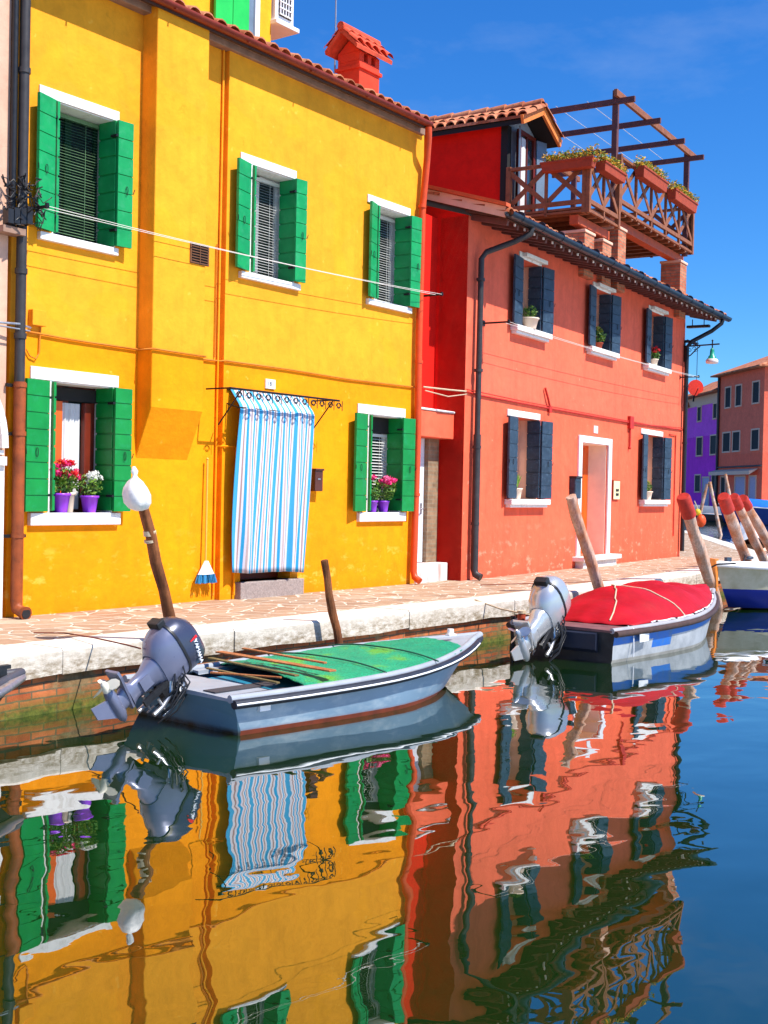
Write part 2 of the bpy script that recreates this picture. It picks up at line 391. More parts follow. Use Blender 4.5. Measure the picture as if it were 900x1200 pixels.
# far bank beyond the side canal
m = MB(); far = [(150,-60),(111.9,-2.6),(94.3,22.6),(101.5,30.8),(109,36.5),(122,48),(150,75),(260,160),(260,-60)]
m.add([(x,y,-.02) for x,y in far], [tuple(range(len(far)))])
for i in range(6):
    (x0,y0),(x1,y1) = far[i], far[i+1]; m.add([(x0,y0,-1.6),(x1,y1,-1.6),(x1,y1,-.02),(x0,y0,-.02)], [(0,1,2,3)])
tag(m.build('far_quay', simple('far_quay_stone', (.42,.38,.33,1), .8)), kind='structure')

# ------------------------------------------------------------------ building helpers
def facade(mb, x0, x1, z0, z1, yf, yb, holes, m=0, cap=True):
    """wall sheet in the xz plane with openings and their reveals; front at yf, back at yb"""
    xs = sorted({x0, x1, *[h[0] for h in holes], *[h[1] for h in holes]}); zs = sorted({z0, z1, *[h[2] for h in holes], *[h[3] for h in holes]})
    inside = lambda x, z: any(h[0] < x < h[1] and h[2] < z < h[3] for h in holes)
    for i in range(len(xs)-1):
        for j in range(len(zs)-1):
            a, b, c, d = xs[i], xs[i+1], zs[j], zs[j+1]
            if inside((a+b)/2, (c+d)/2): continue
            mb.add([(a,yf,c),(b,yf,c),(b,yf,d),(a,yf,d)], [(0,1,2,3)], m)
            mb.add([(a,yb,c),(b,yb,c),(b,yb,d),(a,yb,d)], [(3,2,1,0)], m)
    for a, b, c, d in holes:
        mb.add([(a,yf,c),(b,yf,c),(b,yf,d),(a,yf,d),(a,yb,c),(b,yb,c),(b,yb,d),(a,yb,d)], [(0,4,5,1),(1,5,6,2),(2,6,7,3),(3,7,4,0)], m)
    if cap:
        mb.add([(x0,yf,z0),(x1,yf,z0),(x1,yf,z1),(x0,yf,z1),(x0,yb,z0),(x1,yb,z0),(x1,yb,z1),(x0,yb,z1)], [(0,1,5,4),(1,2,6,5),(2,3,7,6),(3,0,4,7)], m)

def shutter(side, xh, xo, yf, z0, z1, mat, parent, lining=.22, stand=(.04,.105), boards=8, hookz=.45, xj=None):
    """book-fold shutter: inner leaf lines the reveal, outer leaf stands just off the wall"""
    xj = xh if xj is None else xj
    b = MB(); n = boards; h = (z1-z0)/n; ys0, ys1 = yf-stand[0], yf-stand[1]
    for k in range(n):
        a, c = z0+k*h+.004, z0+(k+1)*h-.004
        b.slab(xh, ys0, xo, ys1, .032, a, c)
        if lining: b.slab(xj-side*.022, yf-.05, xj-side*.03, yf+lining, .03, a+.01, c-.002)
    b.slab(xh, ys0+.006, xo, ys1+.006, .014, z0+.004, z1-.004, 0)
    if lining: b.slab(xj-side*.016, yf-.048, xj-side*.024, yf+lining-.004, .012, z0+.01, z1-.01, 0)
    # hinge straps and closing hook
    hx = xh+(xo-xh)*.55; hy = ys0+(ys1-ys0)*.55-.024; hz = z0+(z1-z0)*hookz
    b.tube([(hx+.014*math.cos(t), hy-.004, hz+.045*math.sin(t)) for t in [i*math.pi/5 for i in range(11)]], .0035, 5, 1)
    b.tube([(xo, ys1-.02, hz-.02), (xo+side*.012, ys1-.03, hz+.03)], .005, 5, 1)
    for zz in (z0+.16, z1-.16): b.box(min(xh,xh-side*.03), max(xh,xh-side*.03), ys0-.012, yf+.0, zz-.012, zz+.012, 1)
    return b.build('shutter', [mat, M['iron']], parent, .003)

def blind(x0, x1, z0, z1, y, mat, parent, pitch=.032, tilt=.5):
    b = MB(); z = z0+.01
    while z < z1-.01:
        d = .014*math.cos(tilt); e = .014*math.sin(tilt)
        b.add([(x0,y-d,z-e),(x1,y-d,z-e+rnd.uniform(-.002,.002)),(x1,y+d,z+e),(x0,y+d,z+e)], [(0,1,2,3)]); z += pitch
    for x in (x0+(x1-x0)*.2, x0+(x1-x0)*.75): b.box(x-.002, x+.002, y-.016, y-.013, z0, z1)
    b.box(x0, x1, y-.02, y+.02, z1-.02, z1+.02)
    return b.build('blind', mat, parent)

def curtain_strip(x0, x1, z0, z1, y, mat, parent, amp=.012, n=24, name='net_curtain'):
    b = MB(); top = []; bot = []
    for i in range(n+1):
        x = x0+(x1-x0)*i/n; q = amp*math.sin(i*1.9)+amp*.5*math.sin(i*.8)
        top.append((x, y+q, z1)); bot.append((x, y+q*1.3, z0))
    b.rings([bot, top], 0, True, False, closed=False)
    return b.build(name, mat, parent)

def window(house, xl, xr, z0, z1, yf, depth, frame_mat, inside=None):
    """the glazed leaf at the back of the opening; everything else hangs under it"""
    b = MB(); y = yf+depth
    b.box(xl-.0, xr+.0, y+.012, y+.02, z0, z1)
    w = b.build('window', M['glass'], house)
    f = MB(); t = .055
    for a, c in ((xl, xl+t), (xr-t, xr), ((xl+xr)/2-.04, (xl+xr)/2+.04)): f.box(a, c, y-.02, y+.012, z0, z1)
    f.box(xl+t, xr-t, y-.02, y+.012, z0, z0+t); f.box(xl+t, xr-t, y-.02, y+.012, z1-t, z1)
    f.build('frame', frame_mat, w, .003)
    return w
def block(name, mat, parent, x0, x1, y0, y1, z0, z1, bevel=.006):
    b = MB(); b.box(x0,x1,y0,y1,z0,z1); return b.build(name, mat, parent, bevel)

def tile_roof(name, parent, x0, x1, y0, z0, depth, slope, mat=None, pitch=.205, rlen=.36, yscale=1, lift=0):
    """rows of half-round clay tiles over troughs; rises away from the eave (towards +y)"""
    b = MB(); n = int((x1-x0)/pitch); p = (x1-x0)/n; rows = int(depth/rlen)
    for i in range(n+1):
        x = x0+i*p
        for r in range(rows):
            jx = rnd.uniform(-.008,.008); jz = rnd.uniform(-.004,.006); jy = rnd.uniform(-.02,.02) if r == 0 else 0
            out = []
            for q, rad in ((0, .092), (1, .076)):
                yy = y0+(r+q*1.12)*rlen+jy; zz = z0+slope*(yy-y0)+lift+.035-(.02*q)+jz
                out.append([(x+jx+rad*math.cos(t)*1.0, yy, zz+rad*.9*math.sin(t)) for t in [math.pi*k/6 for k in range(7)]])
            b.rings(out, 0, True, False, closed=False)
            o2 = [[(px, py, pz-.016) for px,py,pz in out[0]], out[0]]
            b.rings(o2, 0, False, False, closed=False)
        if i < n:
            out = []
            for yy in (y0-.02, y0+rows*rlen):
                zz = z0+slope*(yy-y0)+lift+.05
                out.append([(x+p/2+.1*math.cos(t), yy, zz-.07*math.sin(t)) for t in [math.pi*k/5 for k in range(6)]])
            b.rings(out, 0, True, False, closed=False)
    # boards under the tiles
    y1 = y0+rows*rlen; za = z0-.03+lift; zb = z0-.03+slope*(y1-y0)+lift
    b.add([(x0-.05,y0+.02,za-.03),(x1+.05,y0+.02,za-.03),(x1+.05,y1,zb-.03),(x0-.05,y1,zb-.03),(x0-.05,y0+.02,za),(x1+.05,y0+.02,za),(x1+.05,y1,zb),(x0-.05,y1,zb)],
          [(0,3,2,1),(4,5,6,7),(0,1,5,4),(1,2,6,5),(2,3,7,6),(3,0,4,7)], 1)
    return b.build(name, [mat or M['tile'], M['soffit']], parent)

# ------------------------------------------------------------------ yellow house
YH = thing('yellow_house', 'two storey house of bright yellow plaster with green shutters and a striped door curtain', 'house', (7.17, 0, 0))
YO = 7.17                                                     # parts are written in world x, then shifted
class Y:                                                      # small adaptor: build parts in world numbers under the house
    @staticmethod
    def fix(o): o.location.x -= YO if o.parent is YH else 0; return o
holes = [(7.63,8.40,3.65,4.93),(7.64,8.42,.98,2.25)]
b = MB(); facade(b, 7.17, 9.97, -.2, 6.2, 0, .4, holes)
S = .9926; FY = -.07
hr = [(10.36,11.12,3.70,4.93),(12.75,13.52,3.73,4.96),(12.68,13.42,.98,2.25),(10.30,11.18,.19,2.34)]
facade(b, 9.97, 13.83, -.2, 6.2, FY, .4, hr)
b.box(7.17, 7.4, .4, 6, -.2, 6.2); b.box(13.6, 13.83, .4, 6, -.2, 6.2)
w = Y.fix(b.build('wall', M['yellow'], YH))
# chimney breast with a sloping foot
b = MB(); px0, px1, pf = 8.75, 9.50, -.22
b.add([(px0,0.02,1.5),(px1,0.02,1.5),(px1,pf,2.07),(px0,pf,2.07),(px0,0.02,6.18),(px1,0.02,6.18),(px1,pf,6.18),(px0,pf,6.18)],
      [(0,1,2,3),(3,2,6,7),(0,3,7,4),(1,5,6,2),(4,7,6,5)])
Y.fix(b.build('chimney_breast', M['yellow'], YH, .012))
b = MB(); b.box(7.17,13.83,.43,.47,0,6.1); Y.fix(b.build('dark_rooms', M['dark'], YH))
# windows of the yellow house
def ywin(xl, xr, z0, z1, yf, kind, ll, lr, sl, sr, green, boards=8, lf=(-.02,-.26), rt=(-.03,.155)):
    w = window(YH, xl, xr, z0, z1, yf, .27, M['purewhite'] if kind in ('blind','low') else (M['brownwood'] if kind == 'curtain' else M['darkgreen']))
    t = .10 if z0 > 2 else .12
    g = MB(); g.box(ll, lr, yf-.018, yf+.0, z1, z1+t); g.box(xl-.0, xr, yf+.0, yf+.24, z1-.012, z1-.0)
    g.box(xr-.012, xr, yf+.0, yf+.25, z0, z1-.012); g.box(xr-.008, xr+.015, yf-.014, yf+.0, z0, z1); g.box(xl-.012, xl+.008, yf-.014, yf+.0, z0, z1)
    g.build('lintel', M['white'], w, .004)
    sh = .075 if z0 > 2 else .12
    block('sill', M['white'], w, sl, sr, yf-.05, yf+.25, z0-sh, z0, .006)
    shutter(-1, xl+lf[0], xl+lf[1], yf, z0+.01, z1-.005, green, w, boards=boards, lining=.19, xj=xl)
    shutter(1, xr+rt[0], xr+rt[1], yf, z0+.01, z1-.005, green, w, boards=boards, lining=.19, stand=(.075,.09), xj=xr)
    if kind == 'blind': blind(xl+.02, xr-.02, z0, z1-.06, yf+.22, M['blinds'], w)
    if kind == 'green': blind(xl+.02, xr-.02, z0, z1-.04, yf+.22, M['greenblind'], w, .028)
    if kind == 'low':
        blind(xl+.02, xr-.02, z0, z1-.25, yf+.22, M['blinds'], w, .04)
        block('blind_box', M['dark'], w, xl, xr, yf+.17, yf+.26, z1-.22, z1-.01)
    if kind == 'curtain':
        block('blind_box', M['dark'], w, xl, xr, yf+.2, yf+.245, z1-.16, z1-.03)
        block('casement', M['orangewood'], w, xl+.20, xl+.30, yf+.175, yf+.235, z0+.03, z1-.17)
        block('casement', M['brownwood'], w, xr-.20, xr-.12, yf+.175, yf+.235, z0+.03, z1-.17)
        curtain_strip(xl+.31, xr-.21, z0+.03, z1-.18, yf+.235, M['sheer'], w)
    for o in [w]: Y.fix(o)
    return w
ywin(7.63, 8.40, 3.65, 4.93, 0, 'green', 7.45, 8.44, 7.46, 8.43, M['green'], 7)
ywin(7.64, 8.42, .98, 2.25, 0, 'curtain', 7.40, 8.49, 7.40, 8.52, M['greenlow'], 8, (-.05,-.36), (-.03,.18))
ywin(10.36, 11.12, 3.70, 4.93, FY, 'blind', 10.17, 11.14, 10.18, 11.22, M['green'], 7, (-.06,-.33), (-.06,.12))
ywin(12.75, 13.50, 3.73, 4.96, FY, 'blind', 12.56, 13.52, 12.58, 13.56, M['green'], 7, (-.03,-.24), (-.05,.20))
ywin(12.68, 13.42, .98, 2.25, FY, 'low', 12.44, 13.50, 12.48, 13.52, M['greenlow'], 6, (-.08,-.40), (-.06,.20))
# door opening behind the curtain
dr = block('door', M['brownwood'], YH, 10.30, 11.18, .12, .16, .19, 2.34); Y.fix(dr)
b = MB(); b.ball((10.42,.1,1.2), .03); b.build('handle', M['alu'], dr)
Y.fix(block('doorstep', simple('granite_step', (.34,.27,.24,1), .7, .35, 60, .3), YH, 10.22, 11.34, -.16, .12, -.02, .19, .01))
b = MB(); b.box(7.17,13.78,-.12,.0,6.10,6.20); b.box(7.17,13.66,-.24,-.12,6.165,6.20)
Y.fix(b.build('cornice', M['cornice'], YH, .01))
b = MB(); N = 8
out = []
for x in (7.1, 10.5, 13.66): out.append([(x, -.275+.06*math.cos(t), 6.21+.06*math.sin(t)) for t in [math.pi+math.pi*k/N for k in range(N+1)]] + [(x, -.275+.052*math.cos(t), 6.212+.052*math.sin(t)) for t in [2*math.pi-math.pi*k/N for k in range(N+1)]])
b.rings(out, 0, True, True)
for x in (7.8,8.9,10,11.1,12.2,13.3): b.bar((x,-.335,6.15),(x,-.12,6.2),.02,.008)
Y.fix(b.build('gutter', M['gutter'], YH))
Y.fix(tile_roof('roof', YH, 7.15, 13.58, -.275, 6.185, 4.2, .36))
b = MB(); b.tube([(13.62,-.28,6.15),(13.64,-.27,6.02),(13.76,-.17,5.75),(13.71,-.15,5.1),(13.69,-.15,3.3),(13.71,-.15,2.0),(13.68,-.15,.18),(13.68,-.17,.1),(13.67,-.26,.05)], .046, 12)
for z in (5.1,3.0,1.2): b.tube([(13.70,-.15,z),(13.70,-.15,z+.04)], .055, 12)
Y.fix(b.build('downpipe', M['orangepipe'], YH))
# thin cables and pipes on the front
def cable(pts, r, mat, name='cable'): b = MB(); b.tube(pts, r, 6); return Y.fix(b.build(name, mat, YH))
cab = simple('painted_cable', srgb(205,118,14), .6, .2)
cable([(7.28,-.02,2.69),(7.9,-.02,2.67),(8.74,-.02,2.665),(8.745,-.24,2.665),(9.505,-.24,2.66),(9.51,-.02,2.66),(9.95,-.02,2.665),(9.97,-.09,2.67),(11,-.09,2.675),(12.2,-.09,2.66),(13.7,-.09,2.68)], .011, cab)
cable([(9.93,-.02,6.1),(9.925,-.02,3.9),(9.92,-.02,.05)], .014, M['yellow'], 'conduit')
cable([(9.88,-.02,3.95),(9.88,-.02,2.7)], .008, cab, 'conduit')
cable([(9.94,-.02,1.72),(10.0,-.1,1.72),(10.17,-.1,1.72),(10.17,-.1,.05)], .014, M['yellow'], 'conduit')
cable([(7.5,-.02,2.78),(7.49,-.02,2.5),(7.45,-.02,2.44),(7.38,-.02,2.46),(7.34,-.02,2.52)], .007, cab)
Y.fix(block('junction_box', M['yellow'], YH, 7.37, 7.53, -.07, 0, 2.75, 2.9, .006))
b = MB(); b.box(9.27,9.53,-.226,-.222,3.64,3.84,1); b.box(9.26,9.54,-.232,-.218,3.63,3.65); b.box(9.26,9.54,-.232,-.218,3.83,3.85); b.box(9.26,9.28,-.232,-.218,3.65,3.83); b.box(9.52,9.54,-.232,-.218,3.65,3.83)
for k in range(6): b.box(9.28,9.52,-.238,-.226,3.665+k*.028,3.675+k*.028)
b.box(9.395,9.405,-.24,-.226,3.65,3.83)
Y.fix(b.build('vent_grille', [simple('brown_grille', srgb(110,70,40), .6), M['dark']], YH))
# house number
pl = Y.fix(block('number_plate', M['purewhite'], YH, 10.66, 10.83, FY-.018, FY, 2.42, 2.53, .004))
def lettering(body, size, name, mat, parent, loc, rot, extrude=.0008):
    c = bpy.data.curves.new(name, 'FONT'); c.body = body; c.size = size; c.extrude = extrude; c.align_x = 'CENTER'; c.align_y = 'CENTER'; c.resolution_u = 2
    o = bpy.data.objects.new(name, c); dg = bpy.context.evaluated_depsgraph_get(); COL.objects.link(o)
    bpy.context.view_layer.update(); me = bpy.data.meshes.new_from_object(o.evaluated_get(bpy.context.evaluated_depsgraph_get()))
    bpy.data.objects.remove(o); bpy.data.curves.remove(c)
    o = bpy.data.objects.new(name, me); COL.objects.link(o); me.materials.clear(); me.materials.append(mat)
    o.location = loc; o.rotation_euler = rot; o.parent = parent; return o
lettering('181', .075, 'house_number', M['iron'], pl, (10.745, FY-.0195, 2.475), (R(90),0,0))
# wrought iron awning frame over the door
b = MB(); ay, az = -.42, 2.335
b.tube([(9.70,ay,az),(11.62,ay,az)], .013, 6)
b.tube([(9.70,ay,az),(9.70,FY,az+.0)], .01, 6); b.tube([(11.52,ay,az),(11.52,FY,az)], .01, 6)
b.tube([(11.52,ay+.02,az-.01),(11.52,FY,az-.38)], .008, 6); b.tube([(9.9,ay+.02,az-.01),(9.9,FY,az-.38)], .008, 6)
x = 9.78
while x < 11.55:
    for s in (1,-1):
        sp = [(x+.07+s*(.055-.0045*k)*math.cos(k*.62)*.9, ay, az-.07+(.055-.0045*k)*math.sin(k*.62)) for k in range(11)]
        b.tube(sp, .0055, 5)
    b.tube([(x+.14, ay, az),(x+.14, ay, az-.12)], .005, 5); x += .16
Y.fix(b.build('awning_frame', M['iron'], YH))
# room on the roof with its window
b = MB(); facade(b, 9.2, 12.42, 6.3, 9.6, 1.5, 1.9, [(11.85,11.86,7.2,9.2)]); b.box(12.2, 12.42, 1.9, 4.6, 6.5, 9.6); b.box(9.2,9.42,1.9,4.6,6.5,9.6)
Y.fix(b.build('roof_room', plaster('roof_room_plaster', srgb(250,178,36), srgb(250,178,36), None, None, srgb(190,110,10), .12), YH))
rwn = block('window', M['bluegrey'], YH, 11.88, 12.05, 1.43, 1.5, 7.1, 9.2); Y.fix(rwn)
b = MB(); b.box(12.0,12.09,1.40,1.5,7.06,9.25); b.build('frame', M['purewhite'], rwn, .004)
b = MB(); b.box(11.26,11.57,1.40,1.44,7.1,9.2); b.box(11.58,11.88,1.40,1.44,7.1,9.2); b.build('shutter', M['brightgreen'], rwn, .004)
# chimney
b = MB(); cx0, cx1, cy0, cy1 = 13.30, 13.76, .66, 1.04
b.box(cx0,cx1,cy0,cy1,6.3,7.14); b.box(cx0-.03,cx1+.03,cy0-.03,cy1+.03,7.02,7.07); b.box(cx0,cx0+.1,cy0,cy1,7.14,7.26); b.box(cx1-.1,cx1,cy0,cy1,7.14,7.26); b.box((cx0+cx1)/2-.04,(cx0+cx1)/2+.04,cy0,cy1,7.14,7.26)
b.add([(cx0,cy0,7.26),(cx0,cy1,7.26),(cx0,(cy0+cy1)/2,7.42),(cx1,cy0,7.26),(cx1,cy1,7.26),(cx1,(cy0+cy1)/2,7.42)], [(0,2,1),(3,4,5),(0,1,4,3)])
ch = Y.fix(b.build('chimney', plaster('red_chimney_plaster', srgb(232,72,48), srgb(232,72,48)), YH, .008))
b = MB(); ym = (cy0+cy1)/2
for sgn in (-1,1):
    for i in range(5):
        x = cx0-.12+i*.175
        for r in range(2):
            out = []
            for q, rad in ((0,.075),(1,.065)):
                d = .29-(r+q*1.1)*.14; zz = 7.56-.9*d-.015*q+.01
                out.append([(x+rad*math.cos(t), ym+sgn*d, zz+rad*.8*math.sin(t)) for t in [math.pi*k/6 for k in range(7)]])
            b.rings(out, 0, True, False, closed=False)
b.tube([(cx0-.2,ym,7.57),(cx1+.2,ym,7.57)], .06, 8)
xa, xb = cx0-.18, cx1+.18
for sgn in (-1,1): b.add([(xa,ym,7.56),(xb,ym,7.56),(xb,ym+sgn*.28,7.28),(xa,ym+sgn*.28,7.28),(xa,ym,7.48),(xb,ym,7.48),(xb,ym+sgn*.27,7.23),(xa,ym+sgn*.27,7.23)], [(0,1,2,3),(7,6,5,4),(3,2,6,7),(0,3,7,4),(1,5,6,2)])
b.build('chimney_cap', simple('chimney_tiles', srgb(214,80,50), .8, .35, 9, .3), ch)
b = MB(); b.tube([(13.5,1.25,6.6),(13.5,1.25,8.6)], .012, 6); Y.fix(b.build('aerial', M['alu'], YH))

# air conditioner on the roof room
AC = thing('air_conditioner', 'white air conditioner box with a grille hung beside the roof room', 'air conditioner', (12.45, 1.45, 7.5))
b = MB(); b.box(0,.38,.0,.7,.08,.66); b.build('casing', M['purewhite'], AC, .012)
b = MB()
for k in range(5): b.box(.07+k*.055,.085+k*.055,-.03,-.012,.15,.6,0)
for k in range(6): b.box(.06,.32,-.035,-.02,.15+k*.085,.165+k*.085,0)
b.box(.06,.32,-.012,-.004,.14,.61,1)
b.build('grille', [M['purewhite'], M['dark']], AC)
b = MB(); b.box(-.04,.44,-.06,.72,.0,.06); b.build('shelf', M['purewhite'], AC, .01)

# ------------------------------------------------------------------ neighbour at the left edge
NH = thing('brick_house', 'worn pink brick and plaster house edge with white carved arch left of the yellow house', 'house', (7.1, 0, 0))
def NX(o): o.location.x -= 7.1; return o
b = MB(); b.box(2.0, 7.12, -.015, 6, -.2, 9); NX(b.build('wall', M['oldwall'], NH))
b = MB(); b.box(5.6, 7.10, -.05, -.016, -.02, 1.42); NX(b.build('stone_base', M['white'], NH, .01))
b = MB(); b.box(5.9,7.09,-.09,-.016,1.42,1.50); b.box(5.9,7.07,-.07,-.016,1.52,1.56)
for k in range(9):
    t = math.pi*.5*k/8; t2 = math.pi*.5*(k+1)/8
    b.bar((6.7+.36*math.cos(t),-.06,1.58+.62*math.sin(t)), (6.7+.36*math.cos(t2),-.06,1.58+.62*math.sin(t2)), .09, .07)
    b.ball((6.7+.27*math.cos(t),-.08,1.58+.52*math.sin(t)), .022)
NX(b.build('arch_moulding', M['white'], NH))
b = MB(); b.tube([(7.215,-.09,9),(7.215,-.09,2.18)], .048, 12)
for z in (5.05,3.2,2.6): b.tube([(7.215,-.09,z),(7.215,-.09,z+.05)], .058, 12)
NX(b.build('downpipe', M['darkpipe'], NH))
b = MB(); b.tube([(7.13,-.06,9),(7.13,-.06,3.6)], .03, 8); NX(b.build('cable_duct', M['black'], NH))
b = MB(); b.tube([(7.22,-.09,2.2),(7.22,-.09,.16),(7.22,-.1,.09),(7.22,-.2,.055)], .056, 12)
b.tube([(7.22,-.2,.055),(7.22,-.235,.052)], [.062,.066], 12); b.tube([(7.22,-.236,.052),(7.22,-.238,.052)], [.048,.048], 12, 1)
for z in (1.7,2.15,.75): b.tube([(7.22,-.09,z),(7.22,-.09,z+.04)], .064, 12); b.box(7.1,7.34,-.06,-.03,z,z+.03,2)
NX(b.build('rusty_downpipe', [M['rustpipe'], M['black'], M['iron']], NH))
b = MB()
for k in range(26):
    p = [Vector((rnd.uniform(6.98,7.36), -.14+rnd.uniform(-.07,.05), rnd.uniform(3.68,4.06)))]
    for j in range(6): p.append(p[-1]+Vector((rnd.uniform(-.09,.09), rnd.uniform(-.03,.03), rnd.uniform(-.09,.09))))
    for q in p: q.x = min(max(q.x,6.95),7.44); q.z = min(max(q.z,3.62),4.1); q.y = min(q.y,-.03)
    b.tube(p, rnd.choice([.005,.007,.009]), 5, 0)
for k in range(4): b.box(6.98+k*.07,7.04+k*.07,-.2,-.12,3.62+k*.01,3.75+k*.02, 0)
b.box(6.95,7.20,-.17,-.03,3.54,3.60,1)
NX(b.build('cable_bundle', [M['black'], M['cornice']], NH))
b = MB(); b.tube([(6.9,-.08,2.72),(7.18,-.12,2.73),(7.36,-.05,2.72)], .012, 6); b.tube([(6.9,-.12,2.69),(7.3,-.12,2.68)], .008, 6)
NX(b.build('conduit', M['alu'], NH))

# ------------------------------------------------------------------ curtain in the doorway
def curtain():
    t = NT('blue_striped_cloth'); u = t.new('ShaderNodeUVMap'); sx = t.new('ShaderNodeSeparateXYZ'); t.l.new(u.outputs[0], sx.inputs[0])
    f = t.math('FRACT', t.math('MULTIPLY', sx.outputs[0], 4.2))
    r = t.n.new('ShaderNodeValToRGB'); r.color_ramp.interpolation = 'CONSTANT'; e = r.color_ramp.elements
    st = [(0,(.05,.32,.55)),(.17,(.62,.61,.65)),(.25,(.36,.24,.24)),(.30,(.62,.61,.65)),(.36,(.03,.30,.55)),(.46,(.58,.56,.62)),(.53,(.42,.33,.33)),(.62,(.62,.61,.65)),(.70,(.03,.30,.55)),(.80,(.62,.61,.65)),(.86,(.36,.24,.24)),(.92,(.6,.6,.63))]
    while len(e) < len(st): e.new(.5)
    for i,(p,c) in enumerate(st): e[i].position = p; e[i].color = (*c,1)
    t.l.new(f, r.inputs[0])
    t.p.inputs['Subsurface Weight'].default_value = 0
    return t.done(r.outputs[0], .85, t.bump(t.noise(120,3), .2, .002), spec=.15)
x0, x1 = 10.06, 11.34; nu, nv = 90, 34
vs = []; fs = []; uv = []
for j in range(nv+1):
    q = j/nv
    for i in range(nu+1):
        s = i/nu; xx = x0+(x1-x0)*s
        if q < .14:                    # sloping top thrown over the inner bar
            k = q/.14; yy = -.10-.17*k; z = 2.36-.20*k
        else:
            k = (q-.14)/.86; yy = -.27+.08*k; z = 2.16-1.87*k-.01*math.sin(s*7)
            z += -.035*s*k if False else 0.05*k*(s-.5)*(-1)
        amp = .004+.030*min(1,max(0,(q-.1)*1.4))
        yy += amp*(math.sin(s*29+1.1*math.sin(q*3+s*4)+2.2*s*s)*(.7+.5*math.sin(s*9+1))+.7*math.sin(s*11+2+q*1.6))
        xx += .035*math.sin(q*2.6)*(-1 if s < .5 else .3)*abs(s-.5)*2 - .02*q*q*s - .0*q
        vs.append((xx, yy, z)); uv.append((s, q))
for j in range(nv):
    for i in range(nu):
        a = j*(nu+1)+i; fs.append((a, a+nu+1, a+nu+2, a+1))
b = MB(); b.add(vs, fs, 0, True); cu = b.build('door_curtain', curtain())
ul = cu.data.uv_layers.new(name='UVMap')
for lp in cu.data.loops: ul.data[lp.index].uv = uv[lp.vertex_index]
so = cu.modifiers.new('cloth', 'SOLIDIFY'); so.thickness = .004
tag(cu, 'blue and white striped cloth hanging over the door of the yellow house', 'curtain')
b = MB(); b.tube([(10.02,-.085,2.36),(11.33,-.085,2.36)], .012, 8); b.tube([(10.02,-.255,2.15),(11.33,-.255,2.15)], .010, 8)
for x in (10.03,11.32): b.tube([(x,-.255,2.15),(x,-.07,2.2)], .008, 6)
b.build('curtain_rod', M['iron'], cu)

# ------------------------------------------------------------------ small things on the yellow front
MBX = thing('letter_box', 'small dark brown letter box beside the striped curtain', 'letter box', (11.50, FY, 1.24))
b = MB(); b.box(0,.15,-.10,0,0,.26); b.box(-.008,.158,-.115,0,.25,.275); b.build('box', simple('brown_box_paint', srgb(84,44,34), .45), MBX, .006)
b = MB(); b.box(.05,.10,-.104,-.1,.14,.155); b.build('slot', M['alu'], MBX)
BR = thing('broom', 'upside down broom with white head and blue bristles hung on the yellow wall', 'broom', (9.76, -.05, .2))
b = MB(); b.tube([(-.02,-.02,.20),(.0,-.0,1.36)], .011, 8, 0); b.ball((0,0,1.37), .016, 0); b.build('handle', simple('pale_broom_stick', srgb(225,170,70), .5), BR)
b = MB()
b.rings([[(-.02+w*math.cos(t), -.03+.028*math.sin(t), z) for t in [2*math.pi*k/12 for k in range(12)]] for w,z in ((.015,.25),(.035,.23),(.08,.17),(.13,.10))], 0, True, True)
b.build('head', M['broomwhite'], BR)
b = MB()
for k in range(90):
    t = rnd.uniform(-1,1); y = rnd.uniform(-1,1)*.022
    b.bar((-.02+t*.12,-.03+y,.105),(-.02+t*.15+rnd.uniform(-.008,.008),-.03+y*1.6,rnd.uniform(.0,.012)), .007, .007)
b.build('bristles', M['bristle'], BR)

def clothesline(label, frame, ua, ub, z, vout, za=None):
    """two brackets and a loop of line running between them"""
    T = thing('clothesline', label, 'clothesline', frame(ua, 0, z), RA if frame is rw else 0, 'clotheslines stretched along the fronts')
    L = ub-ua; zb = (za or z)-z
    for x, dz in ((0,0),(L,zb)):
        b = MB(); b.box(x-.012,x+.012,-vout,0,dz-.012,dz+.012); b.tube([(x,-vout+.02,dz-.02),(x,-vout+.02,dz+.03)], .02, 8); b.box(x-.03,x+.03,-.01,0,dz-.04,dz+.04)
        b.build('bracket', M['iron'], T)
    for yy, sag in ((-vout+.01,.05),(-vout+.11,.03)):
        b = MB(); b.tube([(L*k/16, yy, zb*k/16-sag*4*(k/16)*(1-k/16)) for k in range(17)], .0032, 5); b.build('line', M['wire'], T)
    return T
clothesline('upper white clothesline stretched in front of the yellow house windows', lambda u,v,z: (u,v,z), 7.29, 13.92, 3.81, .37, 3.95)
clothesline('white clothesline stretched below the upper windows of the red house', rw, .55, 9.86, 3.74, .42, 3.80)

# ------------------------------------------------------------------ red house
RH = thing('red_house', 'two storey salmon red house with slate blue shutters and a wooden roof terrace', 'house', RO, RA)
b = MB(); W_ = 10.15
holes = [(1.75,2.50,3.84,4.90),(4.83,5.60,3.86,4.92),(7.80,8.62,3.86,4.93),(1.68,2.58,1.18,2.45),(7.76,8.76,1.20,2.49),(4.42,5.70,.20,2.18)]
facade(b, 0, W_, -.2, 5.2, 0, .45, holes)
b.box(W_-.3, W_, .45, 6, -.2, 5.25)
RHW = b.build('wall', M['red'], RH)
b = MB(); b.add([(.0,.0,-.2),(.0,6,-.2),(.0,6,7.0),(.0,0,5.2),(.3,.45,-.2),(.3,6,-.2),(.3,6,7.0),(.3,.45,5.3)], [(0,3,2,1),(4,5,6,7),(3,7,6,2)])
b.build('side_wall', M['shadedred'], RH)
b = MB(); b.box(.3,W_-.3,.47,.5,0,5.1); b.build('dark_rooms', M['dark'], RH)
